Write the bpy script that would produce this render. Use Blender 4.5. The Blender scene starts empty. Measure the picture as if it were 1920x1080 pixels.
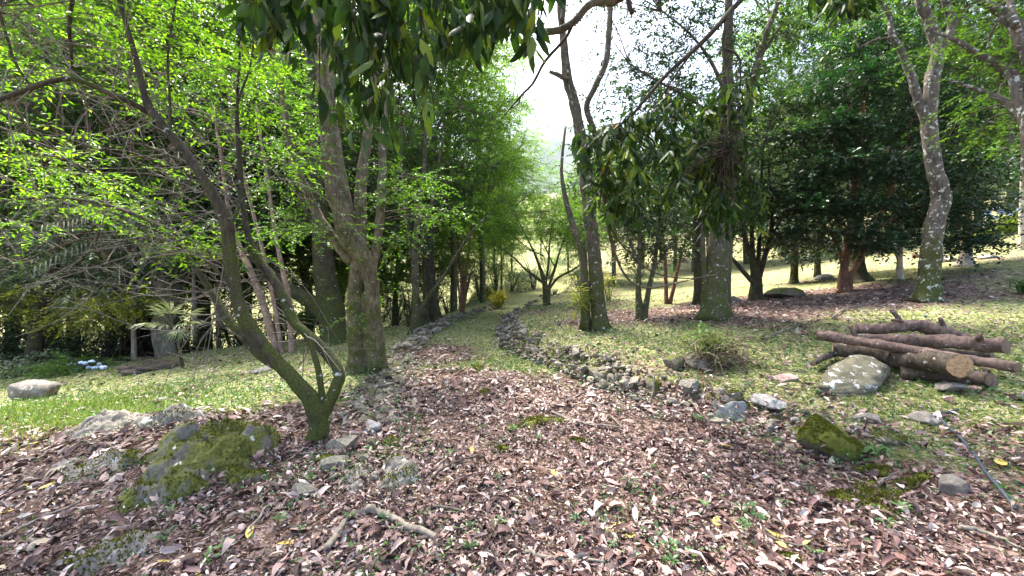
import bpy, bmesh, math, random
import numpy as np
from mathutils import Vector, noise as mnoise

random.seed(7)
RNG = np.random.default_rng(11)
scene = bpy.context.scene
COL = scene.collection

# ------------------------------------------------------------------ camera
F = 747.0                     # focal length in pixels of the 1920 px wide photograph
CAMZ = 1.5
cam_d = bpy.data.cameras.new('camera')
cam_d.sensor_width = 36.0
cam_d.lens = 36.0 * F / 1920.0
cam_d.clip_start = 0.05
cam_d.clip_end = 6000.0
cam = bpy.data.objects.new('camera', cam_d)
cam.location = (0, 0, CAMZ)
cam.rotation_euler = (math.radians(90), 0, 0)
COL.objects.link(cam)
scene.camera = cam

# ------------------------------------------------------------------ light
SUN_EL, SUN_AZ = math.radians(60), math.radians(-34)      # azimuth from +Y towards +X
world = bpy.data.worlds.new('World')
scene.world = world
world.use_nodes = True
wn = world.node_tree.nodes
wl = world.node_tree.links
bg = wn['Background']
sky = wn.new('ShaderNodeTexSky')
sky.sky_type = 'NISHITA'
sky.sun_disc = False
sky.sun_elevation = SUN_EL
sky.sun_rotation = SUN_AZ
sky.dust_density = 5.0
sky.air_density = 1.0
sky.ozone_density = 1.0
wl.new(sky.outputs[0], bg.inputs[0])
bg.inputs[1].default_value = 0.15
sun_d = bpy.data.lights.new('sun', 'SUN')
sun_d.energy = 5.0
sun_d.angle = math.radians(9.0)
sun_d.color = (1.0, 0.95, 0.86)
sun = bpy.data.objects.new('sun', sun_d)
sdir = Vector((math.sin(SUN_AZ) * math.cos(SUN_EL), math.cos(SUN_AZ) * math.cos(SUN_EL), math.sin(SUN_EL)))
sun.rotation_euler = sdir.to_track_quat('Z', 'Y').to_euler()
sun.location = (-10, 20, 40)
COL.objects.link(sun)
scene.view_settings.view_transform = 'Standard'
scene.view_settings.look = 'None'
scene.view_settings.gamma = 1.0
scene.view_settings.use_curve_mapping = False
scene.view_settings.exposure = 2.5
scene.render.engine = 'CYCLES'
scene.cycles.use_denoising = True
scene.cycles.max_bounces = 8
scene.cycles.diffuse_bounces = 5
scene.cycles.glossy_bounces = 2
scene.cycles.transmission_bounces = 6
scene.cycles.sample_clamp_indirect = 8.0

# ------------------------------------------------------------------ helpers
def nrm(a):
    return a / np.maximum(np.linalg.norm(a, axis=-1, keepdims=True), 1e-9)

def make_mesh(name, V, faces, smooth=False):
    """faces: array (n,3)/(n,4) or a list of such arrays"""
    if isinstance(faces, np.ndarray):
        faces = [faces]
    faces = [np.asarray(f, dtype=np.int32) for f in faces if len(f)]
    V = np.asarray(V, dtype=np.float32)
    me = bpy.data.meshes.new(name)
    me.vertices.add(len(V))
    me.vertices.foreach_set('co', V.ravel())
    nl = sum(f.size for f in faces)
    npoly = sum(len(f) for f in faces)
    me.loops.add(nl)
    me.polygons.add(npoly)
    me.loops.foreach_set('vertex_index', np.concatenate([f.ravel() for f in faces]))
    tot = np.concatenate([np.full(len(f), f.shape[1], np.int32) for f in faces])
    start = np.concatenate([[0], np.cumsum(tot)[:-1]]).astype(np.int32)
    me.polygons.foreach_set('loop_start', start)
    me.polygons.foreach_set('loop_total', tot)
    if smooth:
        me.polygons.foreach_set('use_smooth', np.ones(npoly, dtype=bool))
    me.update(calc_edges=True)
    me.validate()
    return me

def mesh_obj(name, V, faces, mat, parent=None, origin=None, smooth=False):
    V = np.asarray(V, dtype=np.float64)
    if parent is not None:
        o0 = np.array(parent['_o'])
    else:
        o0 = np.array(origin if origin is not None else (0, 0, 0), dtype=float)
    me = make_mesh(name, V - o0, faces, smooth)
    me.materials.append(mat)
    o = bpy.data.objects.new(name, me)
    if parent is not None:
        o.parent = parent
    else:
        o.location = o0
    o['_o'] = [float(c) for c in o0]
    COL.objects.link(o)
    return o

def tag(o, label, cat, group=None, kind=None):
    o['label'] = label
    if cat:
        o['category'] = cat
    if group:
        o['group'] = group
    if kind:
        o['kind'] = kind
    return o

def thing(name, loc, label, cat, group=None):
    o = bpy.data.objects.new(name, None)
    o.empty_display_size = 0.1
    o.location = loc
    o['_o'] = [float(c) for c in loc]
    COL.objects.link(o)
    return tag(o, label, cat, group)

class Acc:
    """collects vertices and faces of one mesh"""
    def __init__(self):
        self.v, self.q, self.t, self.n = [], [], [], 0
    def add(self, V, quads=None, tris=None):
        if quads is not None and len(quads):
            self.q.append(np.asarray(quads) + self.n)
        if tris is not None and len(tris):
            self.t.append(np.asarray(tris) + self.n)
        self.v.append(np.asarray(V, dtype=float))
        self.n += len(V)
    def build(self, name, mat, parent=None, origin=None, smooth=False):
        fs = []
        if self.q:
            fs.append(np.concatenate(self.q))
        if self.t:
            fs.append(np.concatenate(self.t))
        return mesh_obj(name, np.concatenate(self.v), fs, mat, parent, origin, smooth)

def catmull(P, per=5):
    P = np.asarray(P, dtype=float)
    if len(P) < 3:
        t = np.linspace(0, 1, per + 1)[:, None]
        return P[0] * (1 - t) + P[-1] * t
    Q = np.vstack([2 * P[0] - P[1], P, 2 * P[-1] - P[-2]])
    out = []
    for i in range(1, len(Q) - 2):
        p0, p1, p2, p3 = Q[i - 1], Q[i], Q[i + 1], Q[i + 2]
        for k in range(per):
            t = k / per
            out.append(0.5 * (2 * p1 + (p2 - p0) * t + (2 * p0 - 5 * p1 + 4 * p2 - p3) * t * t + (3 * p1 - p0 - 3 * p2 + p3) * t ** 3))
    out.append(Q[-2])
    return np.array(out)

def tube(P, R, seg=8, rough=0.0, seed=0, caps=True):
    P = np.asarray(P, dtype=float)
    R = np.asarray(R, dtype=float)
    n = len(P)
    T = nrm(np.gradient(P, axis=0))
    ref = np.array([0.31, 0.95, 0.05]) if abs(T[0][2]) > 0.7 else np.array([0.05, 0.1, 1.0])
    U = nrm(ref - T * (T @ ref)[:, None])
    W = np.cross(T, U)
    a = np.linspace(0, 2 * np.pi, seg, endpoint=False)
    rr = R[:, None] * np.ones((1, seg))
    if rough:
        i = np.arange(n)[:, None]
        ph = seed * 1.7
        rr = rr * (1 + rough * (np.sin(2 * a + ph + i * .35) * .6 + np.sin(3 * a + ph * 2 - i * .5) * .5 + np.sin(i * 1.3 + a + ph * 3) * .5 + np.sin(5 * a + i * .9 + ph) * .35))
    V = P[:, None, :] + rr[:, :, None] * (np.cos(a)[None, :, None] * U[:, None, :] + np.sin(a)[None, :, None] * W[:, None, :])
    V = V.reshape(-1, 3)
    i, j = np.meshgrid(np.arange(n - 1), np.arange(seg), indexing='ij')
    A = i * seg + j
    B = i * seg + (j + 1) % seg
    quads = np.stack([A, B, B + seg, A + seg], -1).reshape(-1, 4)
    tris = np.zeros((0, 3), int)
    if caps:
        V = np.vstack([V, P[:1], P[-1:]])
        c0, c1 = n * seg, n * seg + 1
        jj = np.arange(seg)
        t0 = np.stack([np.full(seg, c0), (jj + 1) % seg, jj], -1)
        t1 = np.stack([np.full(seg, c1), (n - 1) * seg + jj, (n - 1) * seg + (jj + 1) % seg], -1)
        tris = np.vstack([t0, t1])
    return V, quads, tris

def thin_tubes(A, B, ra, rb):
    """many straight three-sided twigs from A to B"""
    A, B = np.asarray(A), np.asarray(B)
    n = len(A)
    T = nrm(B - A)
    U = nrm(np.cross(T, np.array([0.3, 0.8, 0.52])))
    W = np.cross(T, U)
    V = np.zeros((n, 6, 3))
    for k in range(3):
        c, s = math.cos(k * 2.0944), math.sin(k * 2.0944)
        d = U * c + W * s
        V[:, k] = A + d * np.reshape(ra, (-1, 1))
        V[:, 3 + k] = B + d * np.reshape(rb, (-1, 1))
    base = (np.arange(n) * 6)[:, None, None]
    q = np.array([[0, 1, 4, 3], [1, 2, 5, 4], [2, 0, 3, 5]])[None]
    return V.reshape(-1, 3), (base + q).reshape(-1, 4)

def leaf_quads(pos, D, N, l, wr, fold=0.15):
    """two-triangle folded leaves"""
    D = nrm(D)
    W = nrm(np.cross(D, N))
    Nn = np.cross(W, D)
    l = np.reshape(l, (-1, 1))
    n = len(pos)
    V = np.zeros((n, 4, 3))
    V[:, 0] = pos
    V[:, 1] = pos + D * l * .45 + W * l * wr * .5 + Nn * l * fold
    V[:, 2] = pos + D * l
    V[:, 3] = pos + D * l * .45 - W * l * wr * .5 + Nn * l * fold
    b = (np.arange(n) * 4)[:, None, None]
    t = np.array([[0, 2, 1], [0, 3, 2]])[None]
    return V.reshape(-1, 3), (b + t).reshape(-1, 3)

def leaf_full(pos, D, N, l, wr, curl=0.2, fold=0.1):
    """leaves of eight points: base, two pairs of edge points, two rib points, tip, bent along the rib"""
    D = nrm(D)
    W = nrm(np.cross(D, N))
    Nn = np.cross(W, D)
    n = len(pos)
    l = np.reshape(l, (-1, 1))
    wr = np.reshape(wr, (-1, 1)) * np.ones((n, 1))
    c = np.reshape(curl, (-1, 1)) * np.ones((n, 1))
    f = np.reshape(fold, (-1, 1)) * np.ones((n, 1))
    def pt(t, w, up):
        return pos + D * l * t + W * l * wr * w + Nn * l * (c * (t - .5) ** 2 * 2 - c * .5 + up * f)
    V = np.stack([pt(0, 0, 0), pt(.3, .46, 1), pt(.3, 0, 0), pt(.3, -.46, 1), pt(.68, .38, 1), pt(.68, 0, 0), pt(.68, -.38, 1), pt(1, 0, 0)], 1)
    t = np.array([[0, 2, 1], [0, 3, 2], [1, 2, 5], [1, 5, 4], [2, 3, 6], [2, 6, 5], [4, 5, 7], [5, 6, 7]])[None]
    b = (np.arange(n) * 8)[:, None, None]
    return V.reshape(-1, 3), (b + t).reshape(-1, 3)

def wave(x, y, z=0.0, s=1.0, ph=0.0):
    """cheap smooth noise in about -1..1"""
    return (np.sin(1.7 * x * s + 1.3 * y * s + ph) + np.sin(-1.1 * x * s + 2.1 * y * s + 1.9 * z * s + ph * 2.3) + np.sin(2.6 * x * s - .7 * y * s + 2.3 * z * s + 1.7 + ph) + np.sin(.6 * x * s + .9 * y * s - 2.7 * z * s + 4.1 + ph * 1.3)) / 2.6

# ------------------------------------------------------------------ terrain
RY = [-8, 1.0, 2.93, 3.5, 4.1, 5.15, 6.5, 8.15, 10.4, 13.6, 18, 24, 34, 60]
RX = [3.4, 3.0, 2.75, 2.75, 2.42, 1.52, .87, .05, -.14, -.05, .95, 2.6, 5.0, 10]
LY = [-8, 2.0, 3.4, 4.3, 6.1, 7.9, 10, 13.6, 18.9, 24, 34, 60]
LX = [-1.0, -.95, -1.1, -1.5, -1.82, -2.1, -2.27, -2.0, -.76, .7, 3.0, 7]
def Rw(y): return np.interp(y, RY, RX)
def Lw(y): return np.interp(y, LY, LX)
def sstep(a, b, x):
    t = np.clip((x - a) / (b - a), 0, 1)
    return t * t * (3 - 2 * t)
def bump(x, y, cx, cy, rx, ry, h, p=1.0):
    d = ((x - cx) / rx) ** 2 + ((y - cy) / ry) ** 2
    return h * np.exp(-d * p)
def ground_z(x, y):
    x = np.asarray(x, dtype=float)
    y = np.asarray(y, dtype=float)
    yb = np.clip(y, -10, 200)
    z = 0.03 * yb
    q = np.clip(yb - 20, 0, None)
    z = z + np.where(q < 20, 0.0062 * q * q, 0.0062 * 400 + .248 * (q - 20))
    dr = x - Rw(y)
    st = 0.12 + 0.23 * sstep(3.0, 8.0, y)
    d = np.clip(dr - .1, 0, None)
    rr = np.where(d < 24, .066 * d + .0036 * d * d, .066 * 24 + .0036 * 576 + .2 * (d - 24))
    z = z + st * sstep(-.05, .35, dr) + rr * (1 - .55 * sstep(22, 40, y))
    dl = Lw(y) - x
    dlc = np.clip(dl, 0, None)
    z = z - .075 * np.clip(dlc, 0, 12) * sstep(3.5, 7, y) - .02 * np.clip(dlc, 0, 12) * (1 - sstep(3.5, 7, y))
    # far edge of the left meadow, falling away behind
    e = (-(x + 4.7) * .60 + (y - 12.6) * .80)
    e = np.where(x < -2.6, e, -1)
    z = z - .22 * np.clip(e, 0, 14) * sstep(-2.6, -5, x)
    # mound of the mossy outcrop on the left
    z = z + bump(x, y, -2.75, 3.35, .9, .55, .20) + bump(x, y, -3.7, 3.9, .9, .5, .13)
    # micro relief
    z = z + .02 * wave(x, y, 0, 1.1) + .012 * wave(x, y, 0, 3.3, 1.0) + .10 * wave(x, y, 0, .21, 2.0) * sstep(10, 20, np.hypot(x, y))
    return z
Z0 = float(ground_z(0, 0))
def gz(x, y):
    return ground_z(x, y) - Z0
_ys = np.geomspace(0.6, 140, 2600)
def hit(px, py):
    """ground point seen at a pixel of the photograph"""
    dx, dz = (px - 960) / F, (540 - py) / F
    x, z = dx * _ys, CAMZ + dz * _ys
    b = z - gz(x, _ys) < 0
    k = int(np.argmax(b)) if b.any() else len(_ys) - 1
    y = _ys[k]
    return np.array([dx * y, y, float(gz(dx * y, y))])
def at(px, py, Y):
    return np.array([(px - 960) / F * Y, Y, CAMZ + (540 - py) / F * Y])
def on_ground(x, y, dz=0.0):
    return np.array([x, y, float(gz(x, y)) + dz])

# ------------------------------------------------------------------ materials
def mat_new(name):
    m = bpy.data.materials.new(name)
    m.use_nodes = True
    nt = m.node_tree
    return m, nt, nt.nodes, nt.links, nt.nodes['Principled BSDF']
def ramp(nodes, stops, interp='LINEAR'):
    r = nodes.new('ShaderNodeValToRGB')
    cr = r.color_ramp
    cr.interpolation = interp
    while len(cr.elements) < len(stops):
        cr.elements.new(0.5)
    for e, (p, c) in zip(cr.elements, stops):
        e.position = p
        e.color = (*c, 1)
    return r
def noise_node(nodes, links, scale, detail=4, rough=.6, coord='Object', vec=None):
    n = nodes.new('ShaderNodeTexNoise')
    n.inputs['Scale'].default_value = scale
    n.inputs['Detail'].default_value = detail
    n.inputs['Roughness'].default_value = rough
    if vec is None:
        tc = nodes.new('ShaderNodeTexCoord')
        vec = tc.outputs[coord]
    links.new(vec, n.inputs['Vector'])
    return n
def mixc(nodes, links, fac, a, b):
    m = nodes.new('ShaderNodeMix')
    m.data_type = 'RGBA'
    for sock, v in ((m.inputs[0], fac), (m.inputs[6], a), (m.inputs[7], b)):
        if hasattr(v, 'links') or hasattr(v, 'is_linked'):
            links.new(v, sock)
        elif isinstance(v, tuple):
            sock.default_value = (*v, 1)
        else:
            sock.default_value = v
    return m.outputs[2]
def mathn(nodes, links, op, a, b=0.0):
    m = nodes.new('ShaderNodeMath')
    m.operation = op
    for sock, v in ((m.inputs[0], a), (m.inputs[1], b)):
        if isinstance(v, (int, float)):
            sock.default_value = v
        else:
            links.new(v, sock)
    return m.outputs[0]

def leaf_mat(name, stops, trans_gain=(1.7, 2.0, 0.9), trans=0.45, rough=0.45, spec=0.35, per='island'):
    m, nt, N, L, b = mat_new(name)
    if per == 'island':
        rnd = N.new('ShaderNodeNewGeometry').outputs['Random Per Island']
    else:
        rnd = N.new('ShaderNodeObjectInfo').outputs['Random']
    r = ramp(N, stops)
    L.new(rnd, r.inputs[0])
    L.new(r.outputs[0], b.inputs['Base Color'])
    b.inputs['Roughness'].default_value = rough
    b.inputs['Specular IOR Level'].default_value = spec
    mul = N.new('ShaderNodeMix')
    mul.data_type = 'RGBA'
    mul.blend_type = 'MULTIPLY'
    mul.inputs[0].default_value = 1.0
    L.new(r.outputs[0], mul.inputs[6])
    mul.inputs[7].default_value = (*trans_gain, 1)
    mul.clamp_result = True
    t = N.new('ShaderNodeBsdfTranslucent')
    L.new(mul.outputs[2], t.inputs[0])
    mx = N.new('ShaderNodeMixShader')
    mx.inputs[0].default_value = trans
    L.new(b.outputs[0], mx.inputs[1])
    L.new(t.outputs[0], mx.inputs[2])
    L.new(mx.outputs[0], N['Material Output'].inputs[0])
    return m

def bark_mat(name, c1, c2, moss=0.0, lichen=0.0, moss_low=0.0, mossc=(.058, .068, .018), scale=1.0):
    m, nt, N, L, b = mat_new(name)
    tc = N.new('ShaderNodeTexCoord')
    mp = N.new('ShaderNodeMapping')
    mp.inputs['Scale'].default_value = (1, 1, .28)
    L.new(tc.outputs['Object'], mp.inputs[0])
    n1 = noise_node(N, L, 26 * scale, 6, .65, vec=mp.outputs[0])
    n2 = noise_node(N, L, 5 * scale, 4, .6)
    r1 = ramp(N, [(.3, c1), (.7, c2)])
    L.new(n1.outputs[0], r1.inputs[0])
    col = r1.outputs[0]
    dk = ramp(N, [(.35, (.55, .55, .55)), (.65, (1.15, 1.12, 1.05))])
    L.new(n2.outputs[0], dk.inputs[0])
    mu = N.new('ShaderNodeMix'); mu.data_type = 'RGBA'; mu.blend_type = 'MULTIPLY'; mu.inputs[0].default_value = .8
    L.new(col, mu.inputs[6]); L.new(dk.outputs[0], mu.inputs[7])
    col = mu.outputs[2]
    if moss > 0 or moss_low > 0:
        n3 = noise_node(N, L, 6 * scale, 6, .7)
        sep = N.new('ShaderNodeSeparateXYZ')
        L.new(tc.outputs['Object'], sep.inputs[0])
        low = N.new('ShaderNodeMapRange')
        low.inputs[1].default_value = 0.0
        low.inputs[2].default_value = 2.2
        low.inputs[3].default_value = moss_low
        low.inputs[4].default_value = 0.0
        L.new(sep.outputs[2], low.inputs[0])
        s = mathn(N, L, 'ADD', n3.outputs[0], low.outputs[0])
        s = mathn(N, L, 'ADD', s, moss - .06)
        rm = ramp(N, [(.42, (0, 0, 0)), (.62, (1, 1, 1))])
        L.new(s, rm.inputs[0])
        nm = noise_node(N, L, 60, 3, .6)
        rc = ramp(N, [(.3, tuple(c * .5 for c in mossc)), (.7, tuple(c * 1.5 for c in mossc))])
        L.new(nm.outputs[0], rc.inputs[0])
        col = mixc(N, L, rm.outputs[0], col, rc.outputs[0])
    if lichen > 0:
        n4 = noise_node(N, L, 15 * scale, 4, .6)
        rl = ramp(N, [(.66 - lichen * .25, (0, 0, 0)), (.73 - lichen * .25, (1, 1, 1))])
        L.new(n4.outputs[0], rl.inputs[0])
        col = mixc(N, L, mathn(N, L, 'MULTIPLY', rl.outputs[0], .85), col, (.52, .55, .50))
    L.new(col, b.inputs['Base Color'])
    b.inputs['Roughness'].default_value = .92
    b.inputs['Specular IOR Level'].default_value = .15
    bp = N.new('ShaderNodeBump')
    bp.inputs['Strength'].default_value = .7
    bp.inputs['Distance'].default_value = .02
    L.new(n1.outputs[0], bp.inputs['Height'])
    L.new(bp.outputs[0], b.inputs['Normal'])
    return m

def rock_mat(name, c1, c2, moss=0.0, lichen=0.0, mossc=(.09, .098, .022), per_object=True):
    m, nt, N, L, b = mat_new(name)
    n1 = noise_node(N, L, 9, 8, .68)
    n2 = noise_node(N, L, 45, 5, .7)
    r1 = ramp(N, [(.3, c1), (.68, c2)])
    L.new(n1.outputs[0], r1.inputs[0])
    r2 = ramp(N, [(.3, (.6, .58, .56)), (.7, (1.2, 1.2, 1.2))])
    L.new(n2.outputs[0], r2.inputs[0])
    mu = N.new('ShaderNodeMix'); mu.data_type = 'RGBA'; mu.blend_type = 'MULTIPLY'; mu.inputs[0].default_value = .9
    L.new(r1.outputs[0], mu.inputs[6]); L.new(r2.outputs[0], mu.inputs[7])
    col = mu.outputs[2]
    oi = N.new('ShaderNodeObjectInfo')
    if per_object:
        ro = ramp(N, [(0, (.55, .52, .48)), (.4, (.95, .92, .85)), (.7, (.8, .84, .8)), (1, (1.35, 1.33, 1.3))])
        L.new(oi.outputs['Random'], ro.inputs[0])
        mu2 = N.new('ShaderNodeMix'); mu2.data_type = 'RGBA'; mu2.blend_type = 'MULTIPLY'; mu2.inputs[0].default_value = 1
        L.new(col, mu2.inputs[6]); L.new(ro.outputs[0], mu2.inputs[7])
        col = mu2.outputs[2]
    if moss > 0:
        geo = N.new('ShaderNodeNewGeometry')
        sep = N.new('ShaderNodeSeparateXYZ')
        L.new(geo.outputs['Normal'], sep.inputs[0])
        n3 = noise_node(N, L, 5, 5, .65)
        s = mathn(N, L, 'MULTIPLY', sep.outputs[2], .18)
        s = mathn(N, L, 'ADD', s, n3.outputs[0])
        if per_object:
            s = mathn(N, L, 'ADD', s, mathn(N, L, 'MULTIPLY', mathn(N, L, 'SUBTRACT', oi.outputs['Random'], .5), -.35))
        s = mathn(N, L, 'ADD', s, moss - .65)
        rm = ramp(N, [(.46, (0, 0, 0)), (.58, (1, 1, 1))])
        L.new(s, rm.inputs[0])
        nm = noise_node(N, L, 50, 4, .6)
        rc = ramp(N, [(.3, tuple(c * .45 for c in mossc)), (.7, tuple(c * 1.45 for c in mossc))])
        L.new(nm.outputs[0], rc.inputs[0])
        col = mixc(N, L, rm.outputs[0], col, rc.outputs[0])
    if lichen > 0:
        n4 = noise_node(N, L, 11, 5, .6)
        rl = ramp(N, [(.66 - lichen * .2, (0, 0, 0)), (.70 - lichen * .2, (1, 1, 1))])
        L.new(n4.outputs[0], rl.inputs[0])
        col = mixc(N, L, mathn(N, L, 'MULTIPLY', rl.outputs[0], .8), col, (.50, .53, .50))
    L.new(col, b.inputs['Base Color'])
    b.inputs['Roughness'].default_value = .9
    b.inputs['Specular IOR Level'].default_value = .2
    bp = N.new('ShaderNodeBump')
    bp.inputs['Strength'].default_value = .8
    bp.inputs['Distance'].default_value = .02
    ad = mathn(N, L, 'ADD', n1.outputs[0], mathn(N, L, 'MULTIPLY', n2.outputs[0], .4))
    L.new(ad, bp.inputs['Height'])
    L.new(bp.outputs[0], b.inputs['Normal'])
    return m

def plain_mat(name, c, rough=.8, var=.25, scale=20, spec=.2):
    m, nt, N, L, b = mat_new(name)
    n = noise_node(N, L, scale, 5, .65)
    r = ramp(N, [(.3, tuple(x * (1 - var) for x in c)), (.7, tuple(min(1, x * (1 + var)) for x in c))])
    L.new(n.outputs[0], r.inputs[0])
    L.new(r.outputs[0], b.inputs['Base Color'])
    b.inputs['Roughness'].default_value = rough
    b.inputs['Specular IOR Level'].default_value = spec
    bp = N.new('ShaderNodeBump'); bp.inputs['Strength'].default_value = .4; bp.inputs['Distance'].default_value = .01
    L.new(n.outputs[0], bp.inputs['Height']); L.new(bp.outputs[0], b.inputs['Normal'])
    return m

M = {}
M['lime'] = leaf_mat('lime_leaf', [(0, (.026, .062, .008)), (.35, (.05, .11, .012)), (.7, (.085, .165, .018)), (1, (.15, .23, .026))], (2.5, 2.7, .7), .5)
M['fresh'] = leaf_mat('fresh_leaf', [(0, (.022, .055, .010)), (.5, (.045, .10, .016)), (1, (.10, .17, .024))], (2.0, 2.3, .7), .45)
M['mid'] = leaf_mat('mid_leaf', [(0, (.016, .040, .010)), (.5, (.034, .075, .016)), (1, (.07, .12, .024))], (1.7, 2.0, .7), .38)
M['dark'] = leaf_mat('dark_leaf', [(0, (.009, .024, .008)), (.5, (.018, .044, .012)), (1, (.04, .08, .020))], (1.4, 1.8, .7), .22)
M['teal'] = leaf_mat('maple_leaf', [(0, (.006, .020, .009)), (.5, (.012, .036, .014)), (1, (.026, .064, .021))], (1.2, 1.9, .7), .18)
M['grey'] = leaf_mat('grey_leaf', [(0, (.06, .085, .035)), (.5, (.15, .19, .09)), (1, (.34, .38, .26))], (1.3, 1.5, .8), .4, .3, .6)
M['olive'] = leaf_mat('olive_leaf', [(0, (.06, .085, .014)), (.5, (.14, .18, .022)), (1, (.28, .29, .04))], (1.8, 1.7, .6), .5)
M['glossy'] = leaf_mat('glossy_leaf', [(0, (.012, .028, .007)), (.45, (.02, .05, .010)), (.72, (.034, .075, .014)), (.9, (.085, .13, .02)), (.97, (.12, .16, .02)), (1, (.26, .13, .02))], (1.8, 2.0, .7), .25, .5, .18, per='object')
M['glossy_i'] = leaf_mat('glossy_leaf_mass', [(0, (.012, .028, .007)), (.45, (.02, .05, .010)), (.72, (.034, .075, .014)), (.9, (.085, .13, .02)), (1, (.15, .18, .02))], (1.8, 2.0, .7), .25, .5, .18)
LITTER = [(0, (.026, .017, .015)), (.26, (.072, .038, .035)), (.48, (.145, .080, .072)), (.66, (.235, .15, .135)), (.82, (.37, .275, .25)), (.95, (.52, .45, .415)), (1, (.46, .36, .24))]
M['litter'] = leaf_mat('dry_leaf', LITTER, (1, .9, .8), .12, .6, .3)
M['litter_o'] = leaf_mat('dry_leaf_single', LITTER, (1, .9, .8), .12, .55, .3, per='object')
M['grass'] = leaf_mat('grass_blade', [(0, (.07, .105, .03)), (.4, (.14, .19, .055)), (.75, (.235, .27, .09)), (1, (.42, .38, .22))], (1.3, 1.4, .7), .35, .6, .2)
M['grass_fresh'] = leaf_mat('fresh_grass_blade', [(0, (.07, .11, .025)), (.6, (.14, .20, .045)), (1, (.26, .29, .10))], (1.2, 1.3, .7), .3, .6, .2)
M['herb'] = leaf_mat('herb_leaf', [(0, (.03, .075, .025)), (.5, (.055, .13, .04)), (1, (.11, .20, .06))], (1.3, 1.6, .8), .35, .4)
M['moss'] = leaf_mat('moss_tuft', [(0, (.042, .050, .010)), (.5, (.095, .105, .017)), (1, (.18, .185, .032))], (1.2, 1.2, .6), .25, .8, .1)
M['straw'] = leaf_mat('dry_stem', [(0, (.09, .065, .04)), (.5, (.17, .13, .085)), (1, (.32, .26, .18))], (1, 1, 1), .1, .8, .1)
M['strap'] = leaf_mat('strap_leaf', [(0, (.10, .17, .02)), (.5, (.18, .27, .03)), (1, (.32, .36, .05))], (1.4, 1.5, .6), .4, .4)
M['yellow_leaf'] = leaf_mat('yellow_leaf', [(0, (.22, .24, .03)), (1, (.48, .42, .06))], (1.3, 1.2, .6), .4)
M['bark_moss'] = bark_mat('mossy_bark', (.02, .017, .013), (.09, .075, .057), .0, .06, .20)
M['bark_grey'] = bark_mat('grey_bark', (.038, .032, .025), (.155, .13, .10), -.01, .14, .15)
M['bark_tan'] = bark_mat('tan_bark', (.07, .056, .038), (.25, .205, .145), .0, .10, .12)
M['bark_dark'] = bark_mat('dark_bark', (.022, .018, .014), (.075, .06, .048), -.05, 0, .1)
M['bark_lichen'] = bark_mat('lichen_bark', (.055, .046, .04), (.17, .145, .125), -.10, .36, .32)
M['bark_red'] = bark_mat('reddish_bark', (.10, .05, .033), (.24, .135, .09), -.1, .1, .0)
M['bark_pink'] = bark_mat('pinkish_bark', (.16, .10, .08), (.40, .29, .235), -.12, .1, .0)
M['bark_pale'] = bark_mat('pale_bark', (.28, .25, .20), (.58, .53, .45), -.15, .1, .0)
M['twig'] = bark_mat('twig_bark', (.055, .045, .036), (.16, .135, .11))
M['twig_pale'] = bark_mat('pale_twig_bark', (.11, .095, .08), (.30, .265, .225))
M['log_red'] = bark_mat('log_bark', (.07, .046, .039), (.23, .165, .145), -.3, .08, 0, scale=1.3)
M['log_dark'] = bark_mat('mossy_log_bark', (.035, .028, .022), (.13, .105, .085), -.04, .15, .0, scale=1.2)
M['stone'] = rock_mat('wall_stone', (.11, .094, .077), (.32, .285, .24), .36, .12, (.085, .095, .022))
M['stone_small'] = rock_mat('rubble_stone', (.10, .085, .07), (.30, .265, .23), .2, .1, per_object=False)
M['boulder'] = rock_mat('boulder_stone', (.10, .09, .078), (.27, .245, .215), .2, .2, per_object=False)
M['boulder_moss'] = rock_mat('mossy_boulder_stone', (.085, .075, .065), (.22, .20, .175), .60, .05, per_object=False)
M['boulder_mossy'] = rock_mat('thick_moss_stone', (.075, .068, .055), (.19, .17, .14), .78, .0, (.10, .11, .018), per_object=False)
M['boulder_lichen'] = rock_mat('lichen_boulder_stone', (.085, .078, .05), (.19, .175, .12), .28, .42, (.07, .08, .025), per_object=False)
M['boulder_pale'] = rock_mat('pale_boulder_stone', (.15, .145, .14), (.38, .37, .36), .1, .1, per_object=False)
M['pink_slab'] = rock_mat('pink_slab_stone', (.30, .20, .17), (.52, .38, .34), 0, .1, per_object=False)
M['cut'] = plain_mat('cut_wood', (.36, .225, .125), .85, .5, 45)
M['cut_dull'] = plain_mat('weathered_cut_wood', (.17, .12, .09), .85, .5, 45)
M['palm'] = leaf_mat('palm_leaf', [(0, (.16, .21, .09)), (1, (.36, .40, .24))], (1.2, 1.2, .8), .35, .4)
M['palm_dark'] = leaf_mat('tall_palm_leaf', [(0, (.03, .06, .02)), (1, (.09, .13, .05))], (1.2, 1.3, .8), .3, .4)
M['dead_frond'] = leaf_mat('dead_frond', [(0, (.02, .015, .012)), (1, (.08, .06, .05))], (1, 1, 1), .1, .8, .1)
M['herb_bright'] = leaf_mat('bright_herb_leaf', [(0, (.07, .15, .04)), (1, (.16, .26, .08))], (1.3, 1.5, .8), .4, .4)
M['herb_o'] = leaf_mat('seedling_leaf', [(0, (.03, .08, .03)), (1, (.10, .19, .06))], (1.3, 1.5, .8), .35, .4, per='object')
M['litter_y'] = leaf_mat('yellow_dry_leaf', [(0, (.50, .36, .10)), (1, (.58, .46, .12))], (1, .9, .6), .2, .55, .3, per='object')
M['hose'] = plain_mat('hose_plastic', (.045, .065, .08), .5, .3, 30, .4)
M['petal'] = plain_mat('hydrangea_petal', (.62, .68, .86), .7, .15, 40)
M['rust'] = plain_mat('rusty_brown', (.20, .11, .07), .8, .3, 20)

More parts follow.
